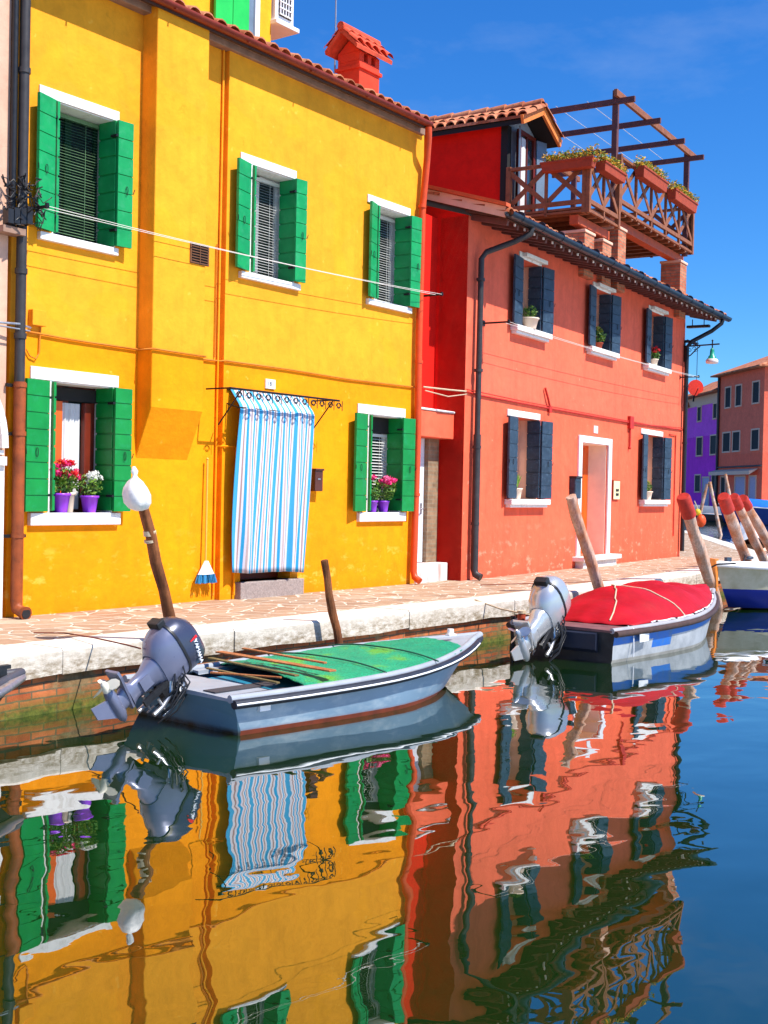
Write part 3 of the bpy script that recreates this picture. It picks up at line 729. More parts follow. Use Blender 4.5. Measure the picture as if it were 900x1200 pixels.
def rwin(u0, u1, z0, z1, low):
    w = window(RH, u0, u1, z0, z1, 0, .40, M['brownwood'])
    g = MB(); e = .0
    g.box(u0-.02-(.26 if low else .03), u1+.04, -.02, 0, z1, z1+.10)
    if not low: g.box(u0+.05,u1+.10,-.10,-.02,z1+.03,z1+.09)
    g.build('lintel', M['white'], w, .005)
    g = MB(); g.box(u1-.012,u1-.001,.0,.38,z0,z1); g.box(u0+.001,u0+.012,.0,.38,z0,z1); g.box(u0+.012,u1-.012,.33,.34,z0,z1); g.build('lining', M['cream'], w)
    g = MB(); g.box(u0-.30,u1+.28,-.13,.0,z0-.085,z0-.03); g.box(u0-.26,u1+.24,-.09,0,z0-.13,z0-.085); g.box(u0,u1,0,.33,z0-.03,z0); g.box(u0-.30,u1+.28,-.13,0,z0-.03,z0); g.build('sill', M['white'], w, .008)
    shutter(-1, u0-.0, u0-.40, 0, z0+.01, z1-.01, M['navy'], w, .16, (.045,.10), 6)
    shutter(1, u1+.02, u1+.36, 0, z0+.01, z1-.01, M['navy'], w, .17, (.055,.09), 6, xj=u1-.004)
    return w
for h in holes[:3]: rwin(*h, False)
for h in holes[3:5]: rwin(*h, True)
# front door
b = MB()
for k in range(6): b.box(4.42+k*.2135, 4.42+(k+1)*.2135-.006, .36, .40, .2, 2.18)
d = b.build('door', M['orangewood'], RH, .004); b = MB(); b.ball((4.62,.34,1.15), .03); b.box(4.6,4.64,.35,.362,1.0,1.25); b.build('handle', M['alu'], d)
b = MB(); b.box(5.688,5.699,.02,.36,.2,2.168); b.box(4.421,4.432,.02,.36,.2,2.168); b.box(4.421,5.699,.02,.36,2.168,2.179); b.build('door_reveal', simple('pale_beige_plaster', srgb(250,232,205), .8, .08), RH)
b = MB(); b.box(4.27,4.42,-.035,0,.2,2.30); b.box(5.70,5.86,-.035,0,.2,2.30); b.box(4.42,5.70,-.035,0,2.18,2.30); b.build('door_frame', M['purewhite'], RH, .006)
b = MB(); b.box(4.15,5.98,-.22,.36,.12,.199); b.box(4.27,5.88,-.16,0,-.02,.12); b.build('doorstep', M['white'], RH, .01)
block('number_plate', M['purewhite'], RH, 4.99, 5.18, -.012, 0, 2.37, 2.50, .003)
# eave: rafters, boards, gutter
b = MB()
b.add([(-.08,-.60,5.10),(10.85,-.60,5.10),(10.85,.02,5.24),(-.08,.02,5.24),(-.08,-.60,5.125),(10.85,-.60,5.125),(10.85,.02,5.265),(-.08,.02,5.265)], [(0,3,2,1),(4,5,6,7),(0,1,5,4),(1,2,6,5),(2,3,7,6),(3,0,4,7)])
u = .1
while u < 10.8: b.bar((u,-.57,5.06),(u,0,5.19), .06, .08, 1); u += .335
b.build('eave', [M['soffit'], M['darkwood']], RH)
b = MB(); u = .27
while u < 10.8: b.box(u-.02,u+.02,-.603,-.585,5.04,5.075); u += .335
b.build('light_glimpses', M['white'], RH)  # white blocks set between the rafters, painted in as glimpses of light
b = MB(); b.add([(-.10,-.62,5.09),(-.10,5,6.80),(-.10,5,6.94),(-.10,-.62,5.24),(-.04,-.62,5.09),(-.04,5,6.80),(-.04,5,6.94),(-.04,-.62,5.24)], [(0,3,2,1),(4,5,6,7),(0,1,5,4),(2,3,7,6),(1,2,6,5),(3,0,4,7)])
b.build('verge_board', M['cream'], RH)
b = MB(); b.add([(-.16,-.66,5.235),(-.16,5,6.96),(-.02,5,6.96),(-.02,-.66,5.235),(-.16,-.66,5.285),(-.16,5,7.01),(-.02,5,7.01),(-.02,-.66,5.285)], [(0,3,2,1),(4,5,6,7),(0,1,5,4),(2,3,7,6),(1,2,6,5),(3,0,4,7)])
b.build('verge_tiles', simple('orange_verge_tile', srgb(224,96,50), .7, .2), RH)
tile_roof('roof', RH, -.02, 10.80, -.66, 5.13, 5.4, .305)
b = MB(); out = []; yc, zc = -.70, 5.145
for x in (-.14, 3, 6, 9, 10.95): out.append([(x, yc+.075*math.cos(t), zc+.075*math.sin(t)) for t in [math.pi+math.pi*k/8 for k in range(9)]] + [(x, yc+.066*math.cos(t), zc+.01+.066*math.sin(t)) for t in [2*math.pi-math.pi*k/8 for k in range(9)]])
b.rings(out, 0, True, True)
u = .2
while u < 10.9: b.tube([(u,yc,zc),(u+.02,yc,zc)], .081, 12); u += .72
b.build('gutter', M['blackgutter'], RH)
b = MB(); b.tube([(.62,-.70,5.08),(.60,-.69,4.99),(.5,-.5,4.88),(.30,-.14,4.72),(.25,-.09,4.62),(.24,-.09,2.0)], .043, 12); b.tube([(.24,-.09,2.1),(.24,-.09,.16),(.24,-.11,.09),(.24,-.2,.05)], .055, 12)
for z in (4.3,3.0,1.9,.8): b.tube([(.24,-.09,z),(.24,-.09,z+.04)], .062, 12)
b.build('downpipe', M['darkpipe'], RH)
b = MB(); b.tube([(10.5,-.70,5.07),(10.48,-.68,4.98),(10.4,-.5,4.82),(10.12,-.16,4.58),(10.05,-.08,4.45),(10.05,-.08,.12)], .045, 12)
for z in (3.6,2.4,1.2): b.tube([(10.05,-.08,z),(10.05,-.08,z+.04)], .055, 12)
b.build('downpipe', M['black'], RH)
b = MB(); b.tube([(10.22,.0,4.4),(10.22,.0,2.6)], .045, 10); b.tube([(10.22,.0,2.6),(10.22,.0,.5)], .03, 8, 1); b.build('downpipe', [simple('pink_pipe', srgb(236,130,130), .5), M['purewhite']], RH)
redcab = simple('red_painted_cable', srgb(190,40,28), .6)
b = MB(); b.tube([(.0,-.02,2.70),(.45,-.02,2.68),(3,-.025,2.665),(6.8,-.025,2.66),(10.1,-.02,2.70)], .014, 6); b.tube([(.0,-.03,2.73),(2,-.035,2.70),(5,-.035,2.69),(8,-.03,2.68),(10.1,-.03,2.74)], .008, 6)
b.tube([(6.8,-.03,2.75),(6.8,-.03,2.2)], .018, 6); b.box(6.72,6.92,-.06,0,2.55,2.78); b.ball((6.8,-.03,2.18), .03)
b.tube([(2.76,-.03,2.98),(2.86,-.04,2.82),(2.96,-.03,2.70)], .02, 6); b.box(2.93,3.03,-.04,0,2.6,2.7)
b.tube([(9.2,-.02,2.56),(9.62,-.02,2.56),(9.62,-.02,.45)], .012, 6)
b.build('cable', redcab, RH)
b = MB(); b.tube([(-.95,.15,2.69),(-.4,.02,2.69),(-.02,-.03,2.70)], .012, 6); b.tube([(-.95,.12,2.64),(-.5,.0,2.59),(-.02,-.04,2.66)], .008, 6); b.build('cable', M['rope'], RH)
# narrow entry between the two houses
b = MB()
b.box(-.31,.0,.40,.7,-.02,2.02,0); b.build('stone_jamb', M['jamb'], RH)
b = MB(); b.box(-.98,.0,.165,.55,2.02,2.38); b.box(-.98,.02,.15,.55,2.385,2.415,1); b.build('entry_hood', [M['red'], M['white']], RH, .01)
e = block('door', simple('white_metal_door', (.66,.68,.74,1), .4, .08), RH, -.98, -.315, .46, .50, .26, 2.02)
b = MB(); b.tube([(-.40,.45,1.02),(-.40,.40,1.02),(-.46,.40,1.02)], .009, 6); b.box(-.42,-.37,.452,.46,.95,1.1); b.build('handle', M['alu'], e)
b = MB(); b.box(-.93,-.03,.20,.46,-.02,.255); b.build('doorstep', plaster('chipped_step', (.78,.75,.72,1), (.78,.75,.72,1), None, None, srgb(220,100,70), .8), RH, .012)
b = MB(); b.box(-.98,.0,.5,.56,2.4,5.2); b.build('passage_wall', M['shadedred'], RH)
# letter box and intercom
LB = thing('letter_box', 'dark slate letter box left of the white door frame', 'letter box', rw(3.93,0,1.2), RA)
b = MB(); b.box(0,.26,-.12,0,0,.36); b.build('box', M['navy'], LB, .02); b = MB(); b.box(-.01,.27,-.135,0,.35,.385); b.box(.05,.21,-.124,-.12,.28,.295); b.build('lid', M['black'], LB, .006)
IC = thing('intercom', 'cream intercom panel with two dark buttons right of the white door frame', 'intercom', rw(5.99,0,1.2), RA)
b = MB(); b.box(0,.32,-.035,0,0,.34); b.build('panel', M['intercom'], IC, .005)
b = MB(); b.box(-.015,.335,-.03,0,.335,.355); b.box(-.015,.0,-.03,0,-.01,.335); b.build('surround', M['rustpipe'], IC)
for z in (.09,.17):
    for x in (.13,.21): b = MB(); b.lathe([(.028,0),(.028,.012)], (x,-.047,z), 10, ax='y'); b.build('button', M['black'], IC)

# ------------------------------------------------------------------ roof room of the red house
b = MB(); DZ = 7.74; DP = 8.06; du0, du1, dv = 4.0, 5.32, 1.35; dm = (du0+du1)/2
b.add([(du0,dv,5.5),(du0,5,5.5),(du0,5,DZ),(du0,dv,DZ)], [(0,3,2,1)], 0)
b.add([(du1,dv,5.5),(du1,5,5.5),(du1,5,DZ),(du1,dv,DZ)], [(0,1,2,3)], 0)
b.add([(du0,5,5.5),(du1,5,5.5),(du1,5,DZ),(dm,5,DP),(du0,5,DZ)], [(0,1,2,3,4)], 0)
b.build('roof_room_wall', M['shadedred'], RH)
b = MB(); b.add([(du0,dv,5.5),(du1,dv,5.5),(du1,dv,DZ),(dm,dv,DP),(du0,dv,DZ)], [(0,1,2,3,4)], 0); b.box(du0-.03,du0+.12,dv-.03,dv+.1,5.5,DZ-.02,1)
b.build('roof_room_front', [simple('pale_grey_plaster', srgb(150,160,172), .8), M['dark']], RH)
d = block('balcony_door', M['glass'], RH, 4.45, 5.0, dv-.03, dv-.01, 6.2, 7.7)
b = MB(); b.box(4.38,4.46,dv-.07,dv-.012,6.2,7.76); b.box(5.0,5.08,dv-.07,dv-.012,6.2,7.76); b.box(4.46,5.0,dv-.07,dv-.012,7.69,7.76); b.box(4.72,4.75,dv-.06,dv-.03,6.2,7.69); b.build('frame', M['brownwood'], d, .003)
b = MB(); b.slab(4.37, dv-.08, 4.10, dv-.20, .03, 6.24, 7.72); b.build('shutter', M['bluegrey'], d, .004)
b = MB(); b.slab(5.09, dv-.08, 5.34, dv-.16, .03, 6.24, 7.72); b.build('shutter', M['bluegrey'], d, .004)
block('inner_curtain', M['sheer'], d, 4.47, 4.72, dv-.034, dv-.031, 6.3, 7.65)
# gabled roof of the roof room
def gable_roof(parent, ua, ub, um, va, vb, ze, zr):
    b = MB(); rng = random.Random(3)
    for s, ue in ((-1, ua), (1, ub)):
        run = abs(um-ue); sl = (zr-ze)/run; rows = max(2, int(run/.3)); n = int((vb-va)/.2)
        for i in range(n+1):
            v = va+i*(vb-va)/n
            for r in range(rows):
                out = []
                for q, rad in ((0,.09),(1,.075)):
                    dd = (r+q*1.12)*run/rows; x = ue-s*dd; z = ze+sl*dd+.03-.018*q+rng.uniform(-.003,.003)
                    out.append([(x, v+rad*math.cos(t), z+rad*.9*math.sin(t)) for t in [math.pi*k/6 for k in range(7)]])
                b.rings(out, 0, True, False, closed=False)
                if r == 0: b.rings([[(x_,y_,z_-.02) for x_,y_,z_ in out[0]], out[0]], 0, False, False, closed=False)
        b.add([(ue,va,ze-.02),(ue,vb,ze-.02),(um,vb,zr-.02),(um,va,zr-.02),(ue,va,ze+.03),(ue,vb,ze+.03),(um,vb,zr+.03),(um,va,zr+.03)], [(0,3,2,1),(4,5,6,7),(0,1,5,4),(1,2,6,5),(2,3,7,6),(3,0,4,7)], 0)
        b.add([(ue+s*-.03,va+.03,ze-.11),(ue+s*-.03,vb,ze-.11),(um,vb,zr-.10),(um,va+.03,zr-.10),(ue-s*.03,va+.03,ze-.025),(ue-s*.03,vb,ze-.025),(um,vb,zr-.025),(um,va+.03,zr-.025)], [(0,3,2,1),(0,1,5,4),(1,2,6,5),(2,3,7,6),(3,0,4,7)], 1)
        b.bar((ue,va+.0,ze-.05),(um,va+.0,zr-.05), .05, .15, 2)
    k = va
    while k < vb: b.tube([(um,k,zr+.07),(um,min(k+.4,vb),zr+.055)], [.095,.08], 10); k += .36
    return b.build('roof_room_roof', [M['tile'], M['dark'], simple('orange_barge_board', srgb(230,130,60), .6)], parent)
gable_roof(RH, du0-.20, du1+.16, dm, .97, 5.2, DZ+.03, DP+.10)

# ------------------------------------------------------------------ roof terrace
for (u0,u1,v0,v1,zt) in ((4.12,4.56,-.10,.33,5.80),(4.97,5.40,-.10,.33,5.80),(5.68,6.08,-.12,.30,6.16),(9.34,9.76,-.12,.30,6.18),(4.2,4.6,1.0,1.4,6.1)):
    b = MB(); b.box(u0,u1,v0,v1,5.0,zt-.05); p = b.build('brick_pier', M['pierbrick'], RH, .006)
    block('cap', M['cream'], p, u0-.02, u1+.02, v0-.02, v1+.02, zt-.05, zt, .008)
b = MB()
b.box(5.42,9.80,-.18,3.2,6.42,6.46); u = 5.5
while u < 9.8: b.box(u-.035,u+.035,-.17,3.2,6.34,6.419); u += .36
b.box(3.98,5.42,-.18,1.35,6.12,6.16); u = 4.1
while u < 5.4: b.box(u-.035,u+.035,-.17,1.3,6.04,6.119); u += .34
b.build('terrace_deck', M['bronzewood'], RH, .004)
b = MB(); b.box(5.5,9.85,-.02,.16,6.18,6.34); b.box(4.0,5.5,-.02,.14,5.87,6.03); b.box(5.5,9.85,2.2,2.36,6.18,6.34)
b.build('terrace_beam', M['beamwood'], RH, .006)
b = MB(); u = 5.5
while u < 9.8: b.box(u-.03,u+.03,-.184,-.17,6.36,6.41); u += .36
b.build('joist_ends', M['cream'], RH)
def railing(name, a, c, zb, zt, mods, end=True):
    """post and rail panel with crossed braces from a to c"""
    b = MB(); a = Vector(a); c = Vector(c); d = (c-a)/mods; P = lambda p, z: (p.x, p.y, z); h = d.normalized(); nrm = (-h.y, h.x, 0)
    b.bar(P(a,zt), P(c,zt), .085, .05, 0); b.bar(P(a,zb), P(c,zb), .06, .075, 0); b.bar(P(a,zb-.16), P(c,zb-.16), .05, .04, 0)
    for k in range(mods+1):
        p = a+d*k; w = .085 if k in (0,mods) else .05
        if k == mods and not end: continue
        b.bar(P(p,zb-.2), P(p,zt+(.05 if k in (0,mods) else 0)), w, w, 0, (0,1,0))
    for k in range(mods):
        p, q = a+d*k, a+d*(k+1)
        for (x, y, off) in ((P(p,zb+.03), P(q,zt-.03), .012), (P(p,zt-.03), P(q,zb+.03), -.012)):
            x = Vector(x)+Vector(nrm)*off; y = Vector(y)+Vector(nrm)*off; b.bar(x, y, .022, .085, 0)
    return b.build(name, M['bronzewood'], RH, .003)
railing('terrace_railing', (5.46,-.2,0), (9.78,-.2,0), 6.56, 7.33, 5)
railing('terrace_railing', (9.78,-.16,0), (9.78,3.1,0), 6.56, 7.33, 4)
railing('terrace_railing', (9.7,3.1,0), (6.5,3.1,0), 6.56, 7.33, 4)
railing('terrace_railing', (3.98,-.2,0), (5.40,-.2,0), 6.24, 6.94, 2)
railing('terrace_railing', (3.98,-.14,0), (3.98,1.28,0), 6.24, 6.92, 2)
for u in (5.42, 9.62): block('pergola_post', M['darkwood'], RH, u-.05,u+.05,-.16,-.06,6.3,8.52, .004)
for u in (6.6, 9.62): block('pergola_post', M['darkwood'], RH, u-.05,u+.05,2.35,2.45,6.4,8.26, .004)
b = MB(); b.bar((5.2,-.18,8.42),(9.95,-.18,8.42), .06, .12); b.bar((5.6,2.4,8.24),(9.9,2.4,8.24), .06, .11)
b.build('pergola_beam', M['bronzewood'], RH, .004)
for u in (5.38, 6.80, 8.28, 9.58):
    b = MB(); b.bar((u,-.48,8.31),(u,2.9,8.31), .06, .10); b.build('pergola_rafter', M['darkwood'], RH, .004)
b = MB()
for v in (.4,1.0,1.6): b.tube([(5.3,v,8.37),(9.7,v,8.37)], .006, 4)
b.build('pergola_wire', M['wire'], RH)

# planters hung on the terrace rails
def planter(label, u0, u1, v, z, h=.16, d=.2):
    T = thing('flower_box', label, 'flower box', rw((u0+u1)/2, v, z), RA, 'flower boxes on the terrace railing')
    w = (u1-u0)/2; b = MB()
    b.add([(-w*.94,-d*.4,0),(w*.94,-d*.4,0),(w*.94,d*.4,0),(-w*.94,d*.4,0),(-w,-d/2,h),(w,-d/2,h),(w,d/2,h),(-w,d/2,h)], [(0,3,2,1),(0,1,5,4),(1,2,6,5),(2,3,7,6),(3,0,4,7),(4,5,6,7)])
    b.box(-w-.012,w+.012,-d/2-.012,-d/2+.008,h-.03,h+.004); b.box(-w-.012,w+.012,d/2-.008,d/2+.012,h-.03,h+.004)
    b.build('box', M['terracotta'], T, .006)
    b = MB(); n = int(420*(u1-u0)); rg = random.Random(int(u0*100))
    x = -w
    while x < w:
        hh = rg.uniform(.07,.13); b.leaves((x, rg.uniform(-.02,.02), h+hh*.6), (.10,.13,hh*1.3), 46, .062, rg, 0, .1, 3); x += .06
    b.build('foliage', [M['leafyellow'], M['leafgold'], M['leaf2']], T)
    return T
planter('flower box on the low front rail of the terrace left of the pergola post', 4.18, 5.22, -.32, 6.78)
T = planter('flower box on the side rail of the terrace by the roof room door', 0, .95, 0, 0); T.location = rw(3.86, .12, 6.76); T.rotation_euler[2] = RA+R(90)
planter('flower box in the middle of the front terrace rail with tall yellow plants', 6.12, 7.52, -.32, 7.12, .2)
planter('flower box at the right end of the front terrace rail', 8.0, 9.45, -.32, 7.12, .2)

# ------------------------------------------------------------------ potted plants on the sills
def pot_plant(label, loc, potm, kind, r=.07, h=.12, group='potted plants on the window sills', saucer=False, sz=1.):
    T = thing('potted_plant', label, 'potted plant', loc, 0, group); rg = random.Random(hash(label) % 999 if False else sum(map(ord, label)))
    b = MB(); b.lathe([(r*.7,0),(r*.98,h*.86),(r*1.08,h*.88),(r*1.08,h),(r*.92,h),(r*.9,h*.9)], (0,0,0), 16)
    b.build('pot', potm, T)
    b = MB(); b.lathe([(r*.9,h*.88),(.01,h*.9)], (0,0,0), 12); b.build('soil', M['soil'], T)
    if kind == 'succulent':
        b = MB()
        for k in range(14):
            t = k*2.4; e = rg.uniform(.3,.9); L = .14*sz
            b.tube([(0,0,h*.9),(math.cos(t)*L*.4*e, math.sin(t)*L*.4*e, h+L*.6),(math.cos(t)*L*.7*e, math.sin(t)*L*.7*e, h+L*rg.uniform(.9,1.3))], [.014,.012,.002], 5)
        b.build('leaves', M['leaf2'], T); return T
    b = MB(); R_ = .13*sz
    for k in range(10):
        t = rg.uniform(0,6.28); e = rg.uniform(.2,1)
        b.tube([(0,0,h*.8),(math.cos(t)*R_*e*.6,math.sin(t)*R_*e*.6,h+R_*.6),(math.cos(t)*R_*e,math.sin(t)*R_*e,h+R_*rg.uniform(.8,1.4))], .004, 4)
    b.leaves((0,0,h+R_*.75), (R_,R_*.9,R_*.85), 170, .055*sz, rg, 0, .2, 2)
    b.build('foliage', [M['leaf'], M['leaf2']], T)
    cols = {'geranium':[M['redflower'],M['pink']], 'pink':[M['lightpink'],M['pink']], 'white':[M['whiteflower']], 'yellow':[M['leafyellow']], 'green':None, 'redfew':[M['redflower']]}[kind]
    if cols:
        b = MB(); n = {'white':9,'yellow':5,'redfew':8}.get(kind, 11)
        for k in range(n):
            t = rg.uniform(0,6.28); e = rg.uniform(.1,1.05); c = (math.cos(t)*R_*e, math.sin(t)*R_*e*.8-.02, h+R_*(1.15+rg.uniform(-.15,.6)))
            mi = rg.randrange(len(cols)); rr = .035*sz if kind != 'white' else .04*sz
            b.ball(c, rr*.6, mi, 6); b.leaves(c, (rr,rr,rr*.8), 26, .032*sz, rg, mi, .55)
        b.build('flowers', cols, T)
    return T
pot_plant('purple pot of red and pink geraniums on the lower left sill of the yellow house', (7.85,.08,.98), M['purplepot'], 'geranium', .095, .19, sz=1.35)
pot_plant('purple pot of white flowers on the lower left sill of the yellow house', (8.20,.06,.98), M['purplepot'], 'white', .088, .17, sz=1.0)
pot_plant('tall leggy plant with pink blooms behind the two purple pots', (8.03,.17,.98), M['creampot'], 'geranium', .06, .2, sz=.95)
pot_plant('small purple pot of green leaves on the lower right sill of the yellow house', (12.90,.0,.98), M['purplepot'], 'green', .075, .15, sz=.9)
pot_plant('purple pot of pink geraniums on the lower right sill of the yellow house', (13.15,.0,.98), M['purplepot'], 'pink', .08, .15, sz=1.45)
pot_plant('cream pot with a spiky green plant on the lower left sill of the red house', rw(1.92,.06,1.18), M['creampot'], 'succulent', .10, .17, sz=1.3)
pot_plant('cream pot with yellow flowers on the lower right sill of the red house', rw(8.08,.06,1.20), M['creampot'], 'yellow', .12, .17, sz=.9)
pot_plant('wide white pot with orange rim on the first upper sill of the red house', rw(2.05,-.05,3.84), M['creampot'], 'green', .14, .17, sz=1.0)
pot_plant('pot of yellow flowers on the middle upper sill of the red house', rw(5.1,.0,3.86), M['terracotta'], 'yellow', .09, .12, sz=1.2)
pot_plant('pot of red and green leaves on the last upper sill of the red house', rw(8.12,.0,3.86), M['creampot'], 'redfew', .10, .14, sz=1.1)

# ------------------------------------------------------------------ street lamp on the corner
SL = thing('street_lamp', 'green and white wall lamp on an iron arm at the corner of the red house', 'street lamp', rw(10.12,0,4.45), RA)
b = MB(); b.box(-.03,.03,-.02,.0,-.3,.15); b.tube([(0,-.01,.03),(0,-.75,.05)], .016, 8); b.tube([(0,-.60,.12),(0,-.60,-.03)], .014, 8); b.ball((0,-.60,.13), .022)
b.tube([(0,-.02,-.22),(0,-.14,-.16),(0,-.26,-.04),(0,-.34,.02)], .013, 6)
for k in range(2): b.tube([(0,-.12-.1*k+(.05-.004*i)*math.cos(i*.6),-.06+.03*k+(.05-.004*i)*math.sin(i*.6)) for i in range(11)], .007, 5)
b.build('arm', M['black'], SL)
b = MB(); b.lathe([(.02,0),(.035,-.02),(.045,-.06),(.05,-.15),(.075,-.17),(.08,-.2),(.11,-.23)], (0,-.60,-.03), 16); b.build('lamp_head', M['lampgreen'], SL)
b = MB(); b.lathe([(.11,-.23),(.135,-.27),(.125,-.32),(.05,-.33)], (0,-.60,-.03), 16); b.build('lamp_shade', M['lampglass'], SL)
EL = thing('eave_lantern', 'small dark box lamp hanging below the eave at the corner of the red house', 'lamp', rw(10.16,-.1,4.9), RA)
b = MB(); b.box(-.06,.06,-.42,.06,-.03,.02); b.tube([(0,-.3,.02),(0,-.3,.15)], .01, 6); b.tube([(0,-.05,.02),(0,-.05,.15)], .01, 6); b.build('bracket', M['black'], EL)
FL = thing('flood_light', 'small flood light tilted above the arm of the street lamp', 'lamp', rw(10.16,-.05,4.58), RA)
b = MB(); b.bar((0,.0,.02),(0,-.22,-.06), .12, .06); b.box(-.02,.02,-.02,.05,-.02,.04); b.build('housing', M['navy'], FL, .004)

# ------------------------------------------------------------------ mooring posts
def post(label, a, c, r0, r1, mat, group=None, cap=None, caplen=.3, name='mooring_post', seed=1):
    a = Vector(a); c = Vector(c); T = thing(name, label, 'post', tuple(a), 0, group); rg = random.Random(seed)
    d = (c-a); n = 9; pts = []; rs = []
    for i in range(n+1):
        q = i/n; pts.append(d*q+Vector((rg.uniform(-1,1),rg.uniform(-1,1),0))*r0*(.12 if r0 > .06 else .2)); rs.append((r0+(r1-r0)*q)*rg.uniform(.92,1.08))
    ph = [rg.uniform(0,6.28) for _ in range(4)]; dn = d.normalized(); e1 = dn.cross(Vector((0,1,0))).normalized(); e2 = dn.cross(e1)
    sub = 36; out = []
    for i in range(sub+1):
        q = i/sub*n; i0 = min(int(q), n-1); k = q-i0; c_ = pts[i0]*(1-k)+pts[i0+1]*k; rr = rs[i0]*(1-k)+rs[i0+1]*k; ring = []
        for j in range(22):
            a_ = 2*math.pi*j/22; w_ = 1+.045*math.sin(3*a_+ph[0]+i*.05)+.035*math.sin(7*a_+ph[1]+.8*math.sin(i*.2))+.025*math.sin(11*a_+ph[2])+rg.uniform(-.012,.012)
            ring.append(c_+(e1*math.cos(a_)+e2*math.sin(a_))*rr*w_)
        out.append(ring)
    b = MB(); b.rings(out, 0, True, True); b.build('pole', mat, T)
    if cap:
        L = d.length; k = 1-caplen/L
        b = MB(); b.tube([d*k, d*(k+.3*(1-k)), d*1.0, d*1.012], [r1*1.22, r1*1.20, r1*1.18, r1*1.0], 14); b.build('painted_top', cap, T)
    return T
PB = post('crooked brown post leaning left with a white bag tied to its top', (7.36,-2.36,-.9), (6.72,-2.30,1.08), .052, .042, M['postwood'], seed=4)
b = MB(); b.tube([(-.565,.055,1.76),(-.57,.055,1.80)], .052, 12); b.tube([(-.555,.055,1.71),(-.56,.055,1.73)], .052, 12); b.build('cord', M['rope'], PB)
post('thin short brown post between the green covered boat and the kerb', (9.42,-2.36,-.9), (9.02,-2.30,.59), .042, .036, M['postwood'], seed=5)
post('pale square topped post leaning in front of the red house door', (15.18,-2.52,-.9), (13.86,-2.40,1.24), .072, .070, M['palepost'], seed=6)
GP = 'red topped mooring posts by the white boat'
post('red topped post nearest the bow of the red covered boat', (18.95,-2.62,-.9), (17.30,-2.50,1.25), .088, .09, M['palepost'], GP, M['postred'], .33, seed=7)
post('red topped post leaning behind the bow of the white and blue boat', (22.0,-2.25,-.9), (19.78,-2.20,1.27), .095, .09, M['palepost'], GP, M['postred'], .30, seed=8)
post('thinner red topped post in the middle of the three by the white boat', (23.5,-2.15,-.9), (20.62,-2.08,1.27), .085, .075, M['palepost'], GP, M['postred'], .26, seed=9)
post('red topped post farthest right by the white boat', (25.0,-2.0,-.9), (21.50,-1.92,1.24), .095, .085, M['palepost'], GP, M['postred'], .24, seed=10)
post('small dark stake in the water behind the black stern of the red covered boat', (11.90,-2.75,-.9), (11.86,-2.75,-.10), .032, .028, M['black'], None, None, name='mooring_stake', seed=11)
post('thin grey pole leaning right over the side canal', (57.0,11.55,-.9), (56.6,12.1,2.05), .09, .08, M['palepost'], 'thin poles in the side canal', seed=12)
post('thin grey pole crossing left over the side canal', (56.2,12.7,-.9), (56.55,12.2,1.95), .08, .07, M['palepost'], 'thin poles in the side canal', seed=13)
post('third thin pole behind the red topped posts', (60.3,12.0,-.9), (59.9,12.55,2.5), .09, .08, M['palepost'], 'thin poles in the side canal', seed=14)
# bag
b = MB(); rg = random.Random(2); out = []
for i,(z,r) in enumerate([(0,.03),(.02,.09),(.07,.125),(.14,.13),(.2,.11),(.255,.07),(.29,.028),(.31,.02),(.345,.034),(.385,.012)]):
    ring = []
    for k in range(28):
        t = 2*math.pi*k/28; w = 1+.07*math.sin(t*5+i*.5)*min(1,z/.1+.2)+.045*math.sin(t*9+i)
        ring.append((r*w*math.cos(t)-z*.18, r*w*math.sin(t)*.9, z))
    out.append(ring)
b.rings(out, 0, True, True)
pb_ = b.build('plastic_bag', M['bag'], None, 0, (6.62,-2.36,1.06)); pb_.scale = (.86,.86,.90)
tag(pb_, 'white knotted plastic bag hung at the top of the crooked post', 'bag')

